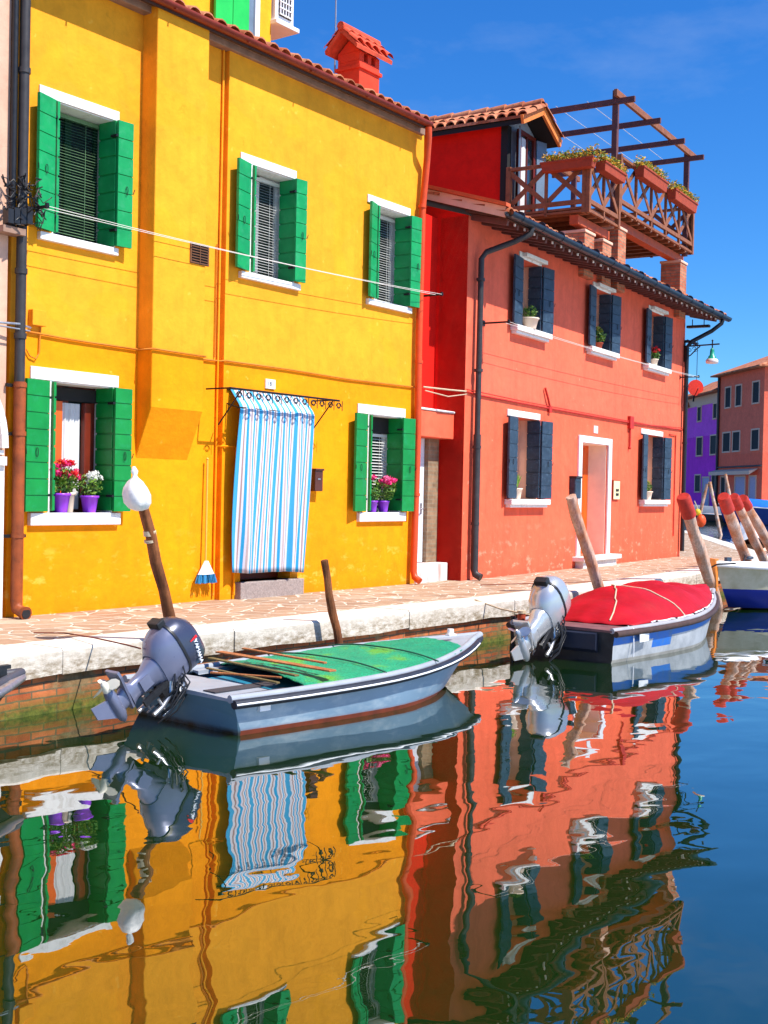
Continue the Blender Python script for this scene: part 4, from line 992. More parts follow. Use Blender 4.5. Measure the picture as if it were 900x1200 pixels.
# ------------------------------------------------------------------ boats
def hull_points(L, hb, hs, zs, zb, rake=.25, n=16, full=1.7, round_=.0):
    """stations from stern to bow: (x, half beam at sheer, half beam at chine, sheer z, chine z)"""
    st = []
    for i in range(n+1):
        q = i/n; k = 1-max(0,(q-.38)/.62)**full*1.0
        bq = hs+(hb-hs)*math.sin(min(q/.45,1)*math.pi/2); w = bq*max(k,.0)
        wc = w*(.86-.5*max(0,q-.5)*1.0)
        st.append((q, w, wc, zs[0]+(zs[1]-zs[0])*q**2.2, zb+(max(0,q-.7)/.3)**2*.28))
    return st
def boat(name, label, loc, ang, L, hb, hs, zs, mats, rake_s=.12, rake_b=.42, full=1.7, group=None, zb=-.10, rail=.06, cat='boat'):
    """mats: hull, stripe, rail, deck, bottom"""
    T = thing(name, label, cat, loc, ang, group)
    st = hull_points(L, hb, hs, zs, zb, full=full)
    X = lambda q, z: (q*L - rake_s*(1-q)*(z-0)/zs[0]*1.0 if z > 0 else q*L) - (rake_b*(1-(z/zs[1]))*(q**3) if z < zs[1] else 0)
    b = MB(); ringsP = []
    for q,w,wc,zt,zc in st:
        prof = [(0, zc-.05*1), (wc*.96, zc), (wc, zc+.03), (wc+(w-wc)*.42, .035), (wc+(w-wc)*.60, zt*.5), (wc+(w-wc)*.8, zt*.74), (w, zt)]
        ring = [(X(q,z), -y, z) for y,z in prof[::-1]] + [(X(q,z), y, z) for y,z in prof[1:]]
        ringsP.append(ring)
    n = len(ringsP[0]); o = len(b.v)
    vs = [p for r in ringsP for p in r]; fs = []; ms = []
    for i in range(len(ringsP)-1):
        for j in range(n-1):
            fs.append((i*n+j, (i+1)*n+j, (i+1)*n+j+1, i*n+j+1))
            band = min(j, n-2-j)   # 0 top .. 
            ms.append({0:1,1:1 if False else 0,2:0,3:2}.get(band, 2))
    b.v += vs
    for f, mm in zip(fs, ms): b.f.append(f); b.m.append(mm); b.sm.append(True)
    b.add(ringsP[0], [tuple(range(n))], 3)
    b.build('hull', [mats['hull'], mats.get('stripe', mats['hull']), mats['bottom'], mats.get('transom', mats['hull'])], T)
    # rub rail following the sheer
    for name_, rr, off, dz, mt in (('rub_rail', .034, .010, -.03, mats['rail']), ('gunwale', .030, -.035, .002, mats['deck'])):
        b = MB()
        for s in (-1,1): b.tube([(X(q,zt)+.0, s*(w+off*(1 if w>.03 else 0)), zt+dz) for q,w,wc,zt,zc in st], rr, 8)
        b.build(name_, mt, T)
    return T, st, X
def outboard(T, loc, tilt, scale, body, body2, label=None, brand=False, white=False):
    root = MB()
    def ring(cx, z, a, c, n=20, e=2.6, cy=0):
        out = []
        for k in range(n):
            t = 2*math.pi*k/n; ct, s_ = math.cos(t), math.sin(t)
            out.append((cx+a*abs(ct)**(2/e)*(1 if ct > 0 else -1), cy+c*abs(s_)**(2/e)*(1 if s_ > 0 else -1), z))
        return out
    # leg
    nk = 1.35 if white else 1.
    root.rings([ring(.02,.06,.15,.11), ring(.0,0,.11*nk,.085), ring(-.0,-.06,.088*nk,.06*nk), ring(-.0,-.12,.082*nk,.05*nk), ring(-.0,-.20,.078*nk,.042*nk), ring(-.01,-.235,.10*nk,.05*nk), ring(-.02,-.262,.13,.055)], 0)
    root.box(-.05,.05,-.064,-.05,-.15,-.04,0)
    root.add([(.10,-.035,-.268),(.12,0,-.268),(.10,.035,-.268),(-.20,.085,-.262),(-.25,.08,-.262),(-.25,-.08,-.262),(-.20,-.085,-.262),(.10,-.035,-.286),(.12,0,-.286),(.10,.035,-.286),(-.20,.085,-.284),(-.25,.08,-.284),(-.25,-.08,-.284),(-.20,-.085,-.284)], [(0,1,2,3,4,5,6),(13,12,11,10,9,8,7),(0,7,8,1),(1,8,9,2),(2,9,10,3),(3,10,11,4),(4,11,12,5),(5,12,13,6),(6,13,7,0)], 0)     # anti-ventilation plate
    root.rings([ring(-.01,-.284,.085,.042), ring(0,-.33,.075,.035), ring(0,-.36,.075,.035)], 0)
    root.rings([[(x, r*math.cos(t), -.385+r*math.sin(t)) for t in [2*math.pi*k/14 for k in range(14)]] for x,r in ((.155,.008),(.13,.03),(.07,.05),(-.05,.052),(-.12,.045),(-.145,.038))], 0)
    root.add([(.09,.012,-.42),(-.09,.012,-.42),(-.13,.006,-.575),(-.02,.006,-.575),(.09,-.012,-.42),(-.09,-.012,-.42),(-.13,-.006,-.575),(-.02,-.006,-.575)], [(0,1,2,3),(7,6,5,4),(0,4,5,1),(1,5,6,2),(2,6,7,3),(3,7,4,0)], 0)
    M_ = root.build('outboard_motor', body2, T, 0, loc); M_.rotation_euler = (0, tilt, 0); M_.scale = (scale,)*3
    if label: M_['label'] = label
    c = MB()
    c.rings([ring(.02,.05,.16,.115), ring(-.02,.12,.215,.145), ring(-.04,.20,.235,.155), ring(-.045,.262,.24,.158)], 1)
    c.rings([ring(-.045,.262,.250,.166), ring(-.045,.284,.250,.166)], 2)
    c.rings([ring(-.045,.284,.245,.162), ring(-.04,.36,.245,.16), ring(-.02,.43,.225,.145), ring(.0,.485,.18,.115), ring(.02,.515,.10,.06), ring(.02,.52,.03,.02)], 0)
    c.build('cowl', [body, body2, M['black']], M_)
    c = MB(); c.box(-.33,-.27,-.07,.07,.22,.30); c.build('tilt_handle', M['black'], M_, .01)
    p = MB(); p.lathe([(.035,0),(.04,.03),(.03,.08),(.012,.1)], (-.16,0,-.385), 12, ax='x')
    p = MB(); p.rings([[(x, r*math.cos(t), -.385+r*math.sin(t)) for t in [2*math.pi*k/12 for k in range(12)]] for x,r in ((-.146,.034),(-.18,.036),(-.225,.025),(-.24,.008))], 0)
    for k in range(3):
        t = k*2.094+.5; cs, sn = math.cos(t), math.sin(t); pts = []
        for rr, w, tw in ((.03,.03,.7),(.07,.052,.55),(.105,.05,.45),(.13,.022,.4)):
            for sg in (-1,1):
                a = t+sg*w/rr*.62; pts.append((-.19+sg*w*tw, rr*math.cos(a), -.385+rr*math.sin(a)))
        fs = [(0,1,3,2),(2,3,5,4),(4,5,7,6)]; p.add(pts, fs, 0, True); p.add([(x-.006,y,z) for x,y,z in pts], [f[::-1] for f in fs], 0, True)
    p.build('propeller', simple('cream_propeller', (.72,.68,.55,1), .4, .1) if not white else M['alu'], M_)
    k = MB()
    for s in (-1,1):
        k.box(.085,.135,s*.09-.015,s*.09+.015,-.22,.10,0); k.tube([(.10,s*.09,.08),(.20,s*.10,.02),(.235,s*.10,-.1),(.235,s*.10,-.2)], .02, 8, 1)
        k.tube([(.16,s*.1,-.10),(.30,s*.1,-.10)], .012, 8, 1); k.tube([(.30,s*.1,-.14),(.30,s*.1,-.06)], .008, 6, 1)
    k.box(.09,.2,-.10,.10,-.04,.03,0); k.tube([(.12,-.1,.0),(.12,.1,.0)], .03, 10, 0)
    k.tube([(.1,0,-.05),(.03,0,-.22)], .028, 8, 1)
    k.build('mounting_bracket', [M['black'], M['alu']], M_)
    k = MB(); rg = random.Random(5)
    k.box(.10,.28,-.08,.08,.06,.20,0); k.box(.16,.30,-.06,.06,.0,.10,0); k.tube([(.18,0,.14),(.42,.02,.16),(.58,.03,.16)], [.02,.02,.024], 8, 0); k.box(.20,.25,-.10,-.075,.10,.17,1)
    for i in range(9):
        s0_ = Vector((rg.uniform(.05,.22), -.15+rg.uniform(-.02,.05), rg.uniform(.1,.22)))
        k.tube([s0_, s0_+Vector((.06,-.03,rg.uniform(-.1,.0))), s0_+Vector((.12,-.02,rg.uniform(-.25,-.08))), s0_+Vector((.16,.06,rg.uniform(-.34,-.2)))], .007, 5, 0)
    k.build('tiller_and_cables', [M['black'], M['purewhite']], M_)
    if brand:
        s = MB(); yy = -.164
        yy = -.160; s.add([(-.07,yy+.008,.44),(-.045,yy+.008,.445),(-.055,yy-.003,.36),(-.065,yy-.003,.36)], [(0,1,2,3),(3,2,1,0)]); s.build('red_flash', M['redflower'], M_)
        lettering('YAMAHA', .05, 'brand_lettering', M['cornice'] if False else M['broomwhite'], M_, (.055,-.158,.385), (R(84),R(12),0), .006)
    return M_

def hullpaint(name, c, chalk, low=None, scl=4):
    t = NT(name); n1 = t.noise(scl, 8, t.coord((.6,1,1.4)), rough=.65); n2 = t.noise(1.4, 5)
    col = t.mix(t.ramp(n1, [(.5,(0,0,0)),(.72,(1,1,1))]), c, chalk); col = t.mix(t.ramp(n2, [(.45,(0,0,0)),(.7,(.5,.5,.5))]), col, sc(c,.78))
    if low:
        z = t.sep()[2]; e = t.math('MULTIPLY_ADD', z, -26., 1.35, clamp=True); e = t.math('MULTIPLY', e, t.ramp(t.noise(7,7), [(.3,(.4,.4,.4)),(.55,(1,1,1))]), clamp=True)
        col = t.mix(e, col, low)
    sc_ = t.ramp(t.noise(26, 4, t.coord((.15,1,2.6))), [(.64,(0,0,0)),(.67,(1,1,1))]); col = t.mix(t.math('MULTIPLY', sc_, .3), col, chalk)
    return t.done(col, .42, t.bump(t.noise(6,4), .15, .01), spec=.4)
rust = srgb(120,48,22)
H1 = dict(hull=hullpaint('blue_grey_hull_paint', srgb(118,146,168), srgb(172,186,194), rust), bottom=simple('antifoul_paint', rust, .7, .4, 8), rail=simple('black_rub_rail', srgb(34,40,52), .5, .3, 12, .3), deck=simple('grey_deck_paint', srgb(150,156,164), .6, .15, 6, .2), transom=hullpaint('transom_paint', srgb(84,122,142), srgb(110,140,150), srgb(60,50,30)))
b1a = math.atan2(-.38, 3.45)
B1, st1, X1 = boat('green_covered_boat', 'blue grey flat boat under a green net cover with a grey outboard motor tilted up', (6.42,-3.15,WZ), b1a, 3.47, .72, .64, (.27,.40), H1, rake_s=.14, full=2.15, rake_b=.55)
B1.name = 'motor_boat'
b = MB()
for s in (-1,1): b.tube([(X1(q,zt), s*(w+.042*(1 if w > .03 else 0)), zt-.028) for q,w,wc,zt,zc in st1], .008, 6)
b.build('white_trim', M['purewhite'], B1)
def deckplate(st, X, qa, qb, z_off, inset, T, mat, name='deck', t=.02):
    b = MB(); S_ = [s for s in st if qa-1e-6 <= s[0] <= qb+1e-6]; top = []
    rings_ = []
    for q,w,wc,zt,zc in S_:
        ww = max(w-inset, .004); x = X(q,zt); z = zt+z_off
        rings_.append([(x,-ww,z-t),(x,-ww,z),(x,-ww*.5,z+.008),(x,0,z+.012),(x,ww*.5,z+.008),(x,ww,z),(x,ww,z-t)])
    b.rings(rings_, 0, False, True); return b.build(name, mat, T)
deckplate(st1, X1, 0, .125, .004, .0, B1, H1['deck'], 'stern_deck')
deckplate(st1, X1, .75, 1., .004, .0, B1, H1['deck'], 'bow_deck')
b = MB(); b.box(-.10,.50,-.40,-.27,.283,.292); b.box(-.10,.42,-.62,-.55,.283,.290); b.build('anti_slip_strip', simple('dark_grip_strip', (.05,.045,.05,1), .8), B1)
b = MB(); b.box(.40,1.9,-.50,.50,.20,.22); b.build('floor', simple('blue_floor_paint', srgb(30,120,150), .6, .3), B1)
b = MB()
for s in (-1,1):
    b.rings([[(X1(q,zt), s*(max(w-.02,.01)), zt), (X1(q,zt), s*max(w-.13,.008), zt), (X1(q,zt), s*max(w-.13,.008), zt-.03), (X1(q,zt), s*max(w-.14,.006), zt-.03)] for q,w,wc,zt,zc in st1 if .18 <= q <= .8], 0, False, True)
b.build('side_deck', H1['deck'], B1)
b = MB(); b.tube([(3.0,-.02,.44),(3.0,-.02,.49)], [.035,.03], 10); b.box(2.95,3.05,-.05,.0,.43,.445); b.build('cleat', M['bag'], B1)
b = MB(); b.box(.10,.20,-.655,-.60,.165,.215); b.build('registration_sticker', M['purewhite'], B1)
def net():
    t = NT('green_net_cover'); a = t.noise(1.6, 5, rough=.6); w = t.noise(70, 3)
    co = t.coord((42,42,42)); ck = t.new('ShaderNodeTexWave'); ck.inputs['Scale'].default_value = .5; ck.inputs['Distortion'].default_value = 1.; t.l.new(co, ck.inputs[0])
    col = t.ramp(a, [(.36, (.0,.40,.21)), (.6, (.02,.52,.24)), (.70, (.2,.62,.05))])
    col = t.mix(1., col, t.ramp(w, [(.35, (.5,.5,.5)), (.6, (1,1,1))]), 'MULTIPLY')
    return t.done(col, .55, t.bump(t.math('ADD', w, ck.outputs['Fac']), .8, .012), spec=.4)
b = MB(); nx_, ny_ = 46, 26; g = []
rg = random.Random(9)
for i in range(nx_+1):
    q = .20+.60*i/nx_; f = q*16; i0 = min(int(f), 15); k = f-i0; w = st1[i0][1]*(1-k)+st1[i0+1][1]*k; zt = st1[i0][3]*(1-k)+st1[i0+1][3]*k
    row = []
    for j in range(ny_+1):
        s = -1+2*j/ny_; bar = abs(math.sin((q-.20)/.60*math.pi*3.0)); e = 1-abs(s)**2.6
        edge_ = .012*math.sin(i*1.7)*(abs(s) > .95)
        z = zt+.014+(.035+.010*(1-bar))*e+.006*math.sin(i*.9+j*1.3)*math.sin(j*.7)
        row.append((q*3.47+.14*s*(1-i/nx_)**2, s*(w-.045)+edge_, z))
    g.append(row)
b.rings(g, 0, True, False, closed=False)
nt = b.build('net_cover', net(), B1); so = nt.modifiers.new('t', 'SOLIDIFY'); so.thickness = .008; so.offset = -1
b = MB()
for q in (.40,.60): 
    f = q*16; i0 = int(f); w = st1[i0][1]; zt = st1[i0][3]
    b.tube([(q*3.47, s*(w-.03), zt+.035+.055*(1-abs(s)**2.6)) for s in [-1+.1*k for k in range(21)]], .007, 5)
b.build('cover_cord', simple('dark_green_cord', (.01,.08,.05,1), .8), nt)
for i,(p,q,wd,mt) in enumerate([((.81,.64,.395),(.82,-.66,.385),.075,'plank'),((.95,.50,.425),(.90,-.50,.42),.035,'plank'),((.70,.62,.355),(.545,-.56,.365),.045,'driftwood'),((.31,.14,.33),(.48,-.46,.345),.025,'plank'),((.46,.36,.325),(.34,-.58,.335),.03,'driftwood')]):
    b = MB(); b.bar(p, q, wd, .014); o = b.build('plank' if mt == 'plank' else 'oar', M[mt], None, .004)
    o.parent = None; o.matrix_world = Matrix.Translation((6.42,-3.15,WZ)) @ Matrix.Rotation(b1a, 4, 'Z')
    tag(o, ['widest raw plank lying across the green covered boat at the edge of its cover','thin brown board lying on the green cover behind the widest plank','green grey oar lying across the green covered boat beside the widest plank','short pale lath slanting over the stern deck of the green covered boat','dark slender oar lying across the green covered boat nearest its motor'][i], 'plank' if mt == 'plank' else 'oar', 'timbers lying across the green covered boat')
cowl1 = simple('metallic_blue_grey_cowl', srgb(72,76,94), .26, .06, 4, .0, metallic=.45, spec=.6); cowl1b = simple('lighter_blue_grey_casing', srgb(118,122,144), .3, .06, 4, .0, metallic=.4)
outboard(B1, (-.36,0,.40), R(56), .90, cowl1, cowl1b, 'metallic blue grey outboard motor tilted up, cream propeller', brand=True)

# red covered boat
def stripey():
    t = NT('white_hull_with_blue_band'); xyz = t.sep(); n1 = t.noise(6, 8, rough=.7)
    col = t.ramp(n1, [(.3,(.28,.3,.32)),(.6,(.44,.46,.48))])
    e = t.math('SUBTRACT', xyz[2], t.math('MULTIPLY_ADD', xyz[0], .022, .195)); e = t.math('ADD', e, t.math('MULTIPLY', t.noise(12,4), .01))
    m_ = t.math('GREATER_THAN', e, 0.)
    bx = t.math('MULTIPLY', t.math('LESS_THAN', t.math('ABSOLUTE', t.math('SUBTRACT', xyz[0], 1.0)), .22), t.math('LESS_THAN', t.math('ABSOLUTE', t.math('SUBTRACT', xyz[2], .17)), .065))
    m_ = t.math('MAXIMUM', m_, t.math('MULTIPLY', bx, t.math('GREATER_THAN', n1, .38)))
    col = t.mix(m_, col, t.ramp(n1, [(.35, srgb(70,110,160)), (.5, srgb(30,104,190))]))
    z = t.math('MULTIPLY_ADD', xyz[2], -20., .9, clamp=True); col = t.mix(z, col, (.3,.28,.22,1))
    return t.done(col, .45, t.bump(t.noise(8,4), .15, .01), spec=.4)
blackpaint = hullpaint('black_transom_paint', (.018,.018,.022,1), (.05,.05,.055,1))
H2 = dict(hull=stripey(), bottom=simple('dull_bottom_paint', (.3,.29,.26,1), .7, .3), rail=simple('brown_rub_rail', srgb(70,48,40), .6, .3, 12, .3), deck=simple('grey_brown_gunwale', srgb(158,156,160), .6, .15, 6, .2), transom=blackpaint)
B2L = (11.62,-3.5,WZ); B2, st2, X2 = boat('motor_boat', 'white and blue boat under a domed red cover with a white outboard motor', B2L, R(.4), 4.42, .78, .62, (.34,.49), H2, rake_s=.06, full=1.75)
deckplate(st2, X2, 0, .125, .004, .0, B2, simple('worn_stern_deck', srgb(120,80,80), .6, .3, 9, .2), 'stern_deck')
deckplate(st2, X2, .8125, 1., .004, .0, B2, H2['deck'], 'bow_deck')
b = MB()
for s in (-1,1):
    b.rings([[(X2(q,zt), s*(max(w-.005,.01)), zt+.004), (X2(q,zt), s*max(w-.12,.008), zt+.012), (X2(q,zt), s*max(w-.12,.008), zt-.04), (X2(q,zt), s*max(w-.13,.006), zt-.04)] for q,w,wc,zt,zc in st2 if .1 <= q <= .9], 0, False, True)
b.build('side_deck', H2['deck'], B2)
rc = NT('red_tarpaulin'); f_ = rc.noise(2.5, 6); redc = rc.done(rc.ramp(f_, [(.3, srgb(150,2,16)), (.7, srgb(186,6,26))]), .6, rc.bump(rc.noise(60,3), .2, .003, rc.bump(rc.noise(3.2,3,rc.coord((2.2,.6,1))), .5, .03)), spec=.25)
b = MB(); g = []; nx_, ny_ = 70, 30
for i in range(nx_+1):
    p = i/nx_; q = .10+.83*p; f = q*16; i0 = min(int(f),15); k = f-i0; w = st2[i0][1]*(1-k)+st2[i0+1][1]*k; zt = st2[i0][3]*(1-k)+st2[i0+1][3]*k
    ribs = .5+.5*math.cos(2*math.pi*(p*4.3-.15)); dome = (.32-.065*(1-ribs)**1.4)*math.sin(min(p/.24,1)*math.pi/2)*(1-max(0,p-.52)/.48*.72)
    row = []
    for j in range(ny_+1):
        s = -1+2*j/ny_; e = max(0, 1-abs(s)**2.0)**.85
        z = zt+.02+dome*e+.006*math.sin(j*.9+i*.22); row.append((q*4.42-.10*e*(1-p)**3, s*(w-.075), z))
    g.append(row)
b.rings(g, 0, True, False, closed=False)
cv = b.build('red_cover', redc, B2); so = cv.modifiers.new('t','SOLIDIFY'); so.thickness = .006; so.offset = -1
def over(p, s, lift=.014):
    i = min(int(p*nx_), nx_-1); a = g[i]; j = (s+1)/2*ny_; j0 = min(int(j), ny_-1); k = j-j0
    A, B_ = Vector(a[j0]), Vector(a[j0+1]); v = A+(B_-A)*k; v.z += lift; return v
b = MB(); b.tube([over(.33, -1+.1*k) for k in range(21)], .010, 6); b.tube([over(.02+.30*(k/12)**.8, -.55+1.1*k/12-.3*k/12) for k in range(13)], .009, 6)
b.tube([over(p/30, -.985, .0)+Vector((0,-.012,.005*math.sin(p*2))) for p in range(3,29)], .010, 6, 1)
b.build('cover_rope', [simple('pale_and_black_rope', srgb(200,178,150), .9, .3, 60, .4), M['purewhite']], cv)
b = MB()
for p in range(4,29,4): b.box(*(lambda v:(v.x-.02,v.x+.02,v.y-.03,v.y+.01,v.z-.02,v.z+.012))(over(p/30,-.985,.0)))
b.build('cover_hooks', M['black'], cv)
b = MB(); b.tube([(.30,-.60,.37),(.31,-.66,.35),(.305,-.67,.12),(.31,-.665,.05)], .007, 5); b.build('fender_cord', M['purewhite'], B2)
# faded registration marks on the near side
for dx, body in ((.52,'8VE'),):
    pass
b = MB(); b.box(.36,.60,-.712,-.706,.20,.285); b.build('white_patch', simple('worn_white_patch', (.66,.68,.7,1), .6, .2), B2)
b = MB(); b.rings([[(x, y, z) for x,y,z in ((-.10,-.42,.14),(-.10,-.02,.14),(-.10,-.02,.30),(-.10,-.42,.30))], [(x, y, z) for x,y,z in ((-.04,-.42,.10),(-.04,-.02,.10),(-.04,-.02,.32),(-.04,-.42,.32))]], 0, False, True); b.build('transom_board', simple('dark_blue_board', srgb(28,34,52), .5), B2)
b = MB(); b.tube([(.02,.52,.34),(.02,.52,.43)], .045, 10); b.tube([(.02,.52,.44),(.02,.52,.47)], .05, 10, 1); b.tube([(.05,.5,.43),(.12,.35,.42),(.2,.2,.36)], .012, 6, 1); b.build('bollard', [M['terracotta'], M['rope']], B2)
whitec = simple('silver_white_cowl', (.56,.56,.57,1), .24, .06, 4, 0, metallic=.55, spec=.6)
outboard(B2, (-.36,.10,.40), R(54), 1.08, whitec, whitec, 'silver white outboard motor tilted up', white=True)

# white and blue boat at the right edge
t = NT('cream_and_blue_hull'); z = t.sep()[2]; nn = t.noise(5,6)
colr = t.mix(t.math('GREATER_THAN', t.math('SUBTRACT', z, t.math('MULTIPLY', t.sep()[0], .015)), .255), srgb(14,34,130), t.ramp(nn, [(.3, srgb(168,160,130)), (.7, srgb(196,190,165))]))
H3 = dict(hull=t.done(colr, .25, None, spec=.5), bottom=M['black'], rail=M['purewhite'], deck=M['purewhite'], transom=M['purewhite'])
a3 = math.atan2(.42, -1); L3 = 5.4; bow = Vector((18.30,-2.62)); d3 = Vector((math.cos(a3), math.sin(a3))); s3 = bow-d3*L3
B3, st3, X3 = boat('motor_boat', 'cream and dark blue boat with a white deck at the right edge', (s3.x, s3.y, WZ), a3, L3, .95, .8, (.60,.74), H3, full=2.3, rake_b=.35)
deckplate(st3, X3, .55, 1., .01, .0, B3, M['purewhite'], 'bow_deck', .05); deckplate(st3, X3, 0, .5, .0, .06, B3, M['cream'], 'stern_deck', .05)
b = MB(); b.add([(L3-.02,-.05,.30),(L3+.05,0,.30),(L3-.02,.05,.30),(L3+.02,-.05,.80),(L3+.10,0,.82),(L3+.02,.05,.80),(L3-.1,0,.3),(L3-.1,0,.80)], [(0,1,4,3),(1,2,5,4),(2,6,7,5),(6,0,3,7),(3,4,5,7),(0,6,2,1)])
b.build('stem', simple('orange_stem_wood', srgb(214,120,40), .5, .25), B3, .01)
b = MB(); b.ball((L3-.9,-.1,.80), .06, 0, 8, (1.4,.8,.5)); b.box(L3-.35,L3-.25,-.03,.03,.74,.82); b.build('deck_fitting', M['navy'], B3)
b = MB(); b.tube([(L3-.15,.30,.745),(L3+.02,.08,.72),(L3+.09,.0,.66),(L3+.02,-.10,.70),(L3-.2,-.33,.74)], .014, 6); b.build('bow_rope', M['black'], B3)
# black boat tip at the left edge
H0 = dict(hull=simple('black_hull_paint', srgb(38,38,44), .35, .2, 6, .1), bottom=M['black'], rail=M['alu'], deck=simple('dark_grey_deck', srgb(70,70,78), .5), transom=M['black'])
B0, st0, X0 = boat('motor_boat', 'black boat of which only the grey edged bow shows at the left edge', (1.53,-3.07,WZ), R(2.), 3.55, .75, .6, (.34,.50), H0, full=2.2, rake_b=.5)
deckplate(st0, X0, .5, 1., .004, .0, B0, H0['deck'], 'bow_deck'); b = MB(); b.box(3.28,3.36,-.09,-.02,.50,.56); b.box(3.25,3.40,-.08,-.04,.55,.575); b.build('cleat', M['black'], B0)

# ropes
def rope(label, pts, r=.009, mat='redrope', name='mooring_rope'):
    b = MB(); b.tube(pts, r, 6); tag(b.build(name, M[mat]), label, 'rope')
rope('brown cord running from the pavement to the grey outboard motor', [(6.55,-1.2,.012),(6.62,-1.5,.03),(6.42,-2.1,.06),(6.2,-2.7,.08),(6.02,-3.05,.10)], .006)
rope('pale rope from the low kerb to the stern of the red covered boat', [(12.1,-2.1,.02),(12.0,-2.5,-.05),(11.8,-2.9,-.06),(11.75,-3.0,-.06)], .01, 'rope')
rope('dark rope around the red topped posts', [(20.9,-2.2,.35),(20.4,-2.35,.2),(19.8,-2.4,.12),(19.2,-2.6,.2)], .012, 'black')
rope('thin cord lying over the pavement in front of the red house', [(14.2,-.9,.012),(15.3,-1.3,.012),(16.0,-1.6,.012),(16.6,-2.0,.05)], .006)

# lifebuoy by the side canal
LBY = thing('lifebuoy', 'orange and yellow float hanging by the far kerb corner', 'buoy', (44.4,7.75,.15))
b = MB(); b.ball((0,0,.25), .19, 0, 12, (1,1,1.3)); b.build('float', simple('orange_float', srgb(235,80,20), .5), LBY)
b = MB(); b.ball((-.10,.10,.58), .12, 0, 10, (1,1,1.1)); b.build('small_float', simple('yellow_float', srgb(230,190,30), .5), LBY)
b = MB(); b.tube([(0,0,.5),(-.1,.1,.7),(-.2,.2,1.0)], .02, 6); b.build('rope', M['rope'], LBY)

M['fardark'] = simple('dark_window_pane', (.02,.022,.03,1), .6, .2, 2, 0, spec=.1)
M['fardoor'] = simple('lilac_grey_door', srgb(170,160,190), .6)
# ------------------------------------------------------------------ houses across the side canal
def far_house(name, label, origin, ang, wid, hgt, wallm, wins, sidewins=(), depth=9, band=None, roof=3.0):
    T = thing(name, label, 'house', (*origin, 0), ang)
    b = MB(); b.box(0, wid, 0, depth, -.1, hgt); b.build('wall', wallm, T)
    if band: block('top_band', M['cream'], T, 0, wid, -.03, .0, hgt-band, hgt-.02, 0)
    b = MB(); o = .8
    b.add([(-.05,-o,hgt),(wid+o,-o,hgt),(wid+o,depth+o,hgt),(-.05,depth+o,hgt),(wid*.25,depth*.5,hgt+roof),(wid*.7,depth*.5,hgt+roof),(-.05,-o,hgt-.12),(wid+o,-o,hgt-.12),(wid+o,depth+o,hgt-.12),(-.05,depth+o,hgt-.12)],
          [(0,1,5,4),(1,2,5),(2,3,4,5),(3,0,4),(6,9,8,7),(0,6,7,1),(1,7,8,2),(2,8,9,3),(3,9,6,0)], 0)
    b.build('roof', M['tile'], T)
    for (a, c, z0, z1, kind) in wins:
        w = block('window' if kind != 'door' else 'door', M['fardark'] if kind != 'door' else M['fardoor'], T, a, c, -.02, .02, z0, z1, 0)
        f = MB(); t = .12
        f.box(a-t,a,-.07,-.0,z0-t,z1+t); f.box(c,c+t,-.07,-.0,z0-t,z1+t); f.box(a,c,-.07,-.0,z1,z1+t); f.box(a,c,-.12,-.0,z0-t,z0); f.build('frame', M['cream'], w)
    for (a, c, z0, z1) in sidewins:
        w = block('window', M['fardark'], T, wid-.02, wid+.02, a, c, z0, z1, 0)
        f = MB(); f.box(wid,wid+.07,a-.15,a,z0-.15,z1+.15); f.box(wid,wid+.07,c,c+.15,z0-.15,z1+.15); f.box(wid,wid+.07,a,c,z1,z1+.15); f.box(wid,wid+.1,a,c,z0-.15,z0); f.build('frame', M['white'], w)
    return T
W1 = 9.26; f1 = lambda a, c, z0, z1, k='w': (W1-a, W1-c, z0, z1, k)
angp = math.atan2(-.677, -.737)
pinkm = plaster('dusty_pink_plaster', srgb(255,112,84), srgb(255,120,92), 5.0, None, srgb(140,60,50), .2)
PH = far_house('pink_house', 'three storey dusty pink house with pale window frames across the side canal', (102.9, 29.15), angp, W1, 11.87, pinkm,
    [f1(7.7,6.6,9.05,10.7), f1(5.5,4.4,9.05,10.7), f1(2.1,.9,9.05,10.7), f1(8.0,6.5,5.3,6.85), f1(5.9,4.5,5.3,6.85), f1(2.1,.75,5.3,6.85), f1(8.2,7.3,1.5,3.1), f1(5.2,3.2,.05,3.1,'door'), f1(2.3,1.1,.05,3.1,'door')],
    [(.8,1.9,5.3,6.85),(.8,1.9,9.05,10.7),(3.6,4.7,5.3,6.85),(3.6,4.7,9.05,10.7),(3.,4.,.2,2.4)], 14)
b = MB(); b.add([(.1,-.1,3.75),(8.6,-.1,3.75),(8.6,-.8,3.55),(.1,-.8,3.55),(.1,-.1,3.69),(8.6,-.1,3.69),(8.6,-.8,3.25),(.1,-.8,3.25)], [(3,2,1,0),(4,5,6,7),(3,7,6,2),(0,4,7,3),(1,2,6,5)]); b.build('awning', M['cream'], PH)
b = MB(); b.tube([(.25,-.12,11.8),(.25,-.12,.2)], .12, 8); b.tube([(.3,-.12,3.95),(9.3,-.12,3.95)], .07, 6); b.build('downpipe', M['darkpipe'], PH)
W2 = 8.93; f2 = lambda a, c, z0, z1, k='w': (W2-a, W2-c, z0, z1, k)
a2 = math.atan2(-(35.01-29.36), -(110.46-103.54))
purp = plaster('purple_plaster', srgb(215,56,200), srgb(225,92,216), 6.9, None, srgb(60,20,110), .2)
UH = far_house('purple_house', 'bright purple house with a white band under its roof across the side canal', (110.46, 35.01), a2, W2, 10.67, purp,
    [f2(5.75,4.75,8.35,9.6), f2(1.35,.4,8.35,9.6), f2(5.8,4.2,5.2,6.8), f2(1.9,.35,5.2,6.8), f2(6.0,4.5,1.9,3.35), f2(3.8,2.0,.1,3.1,'door'), f2(1.3,.35,1.9,3.3)], (), 9, .95, 2.6)
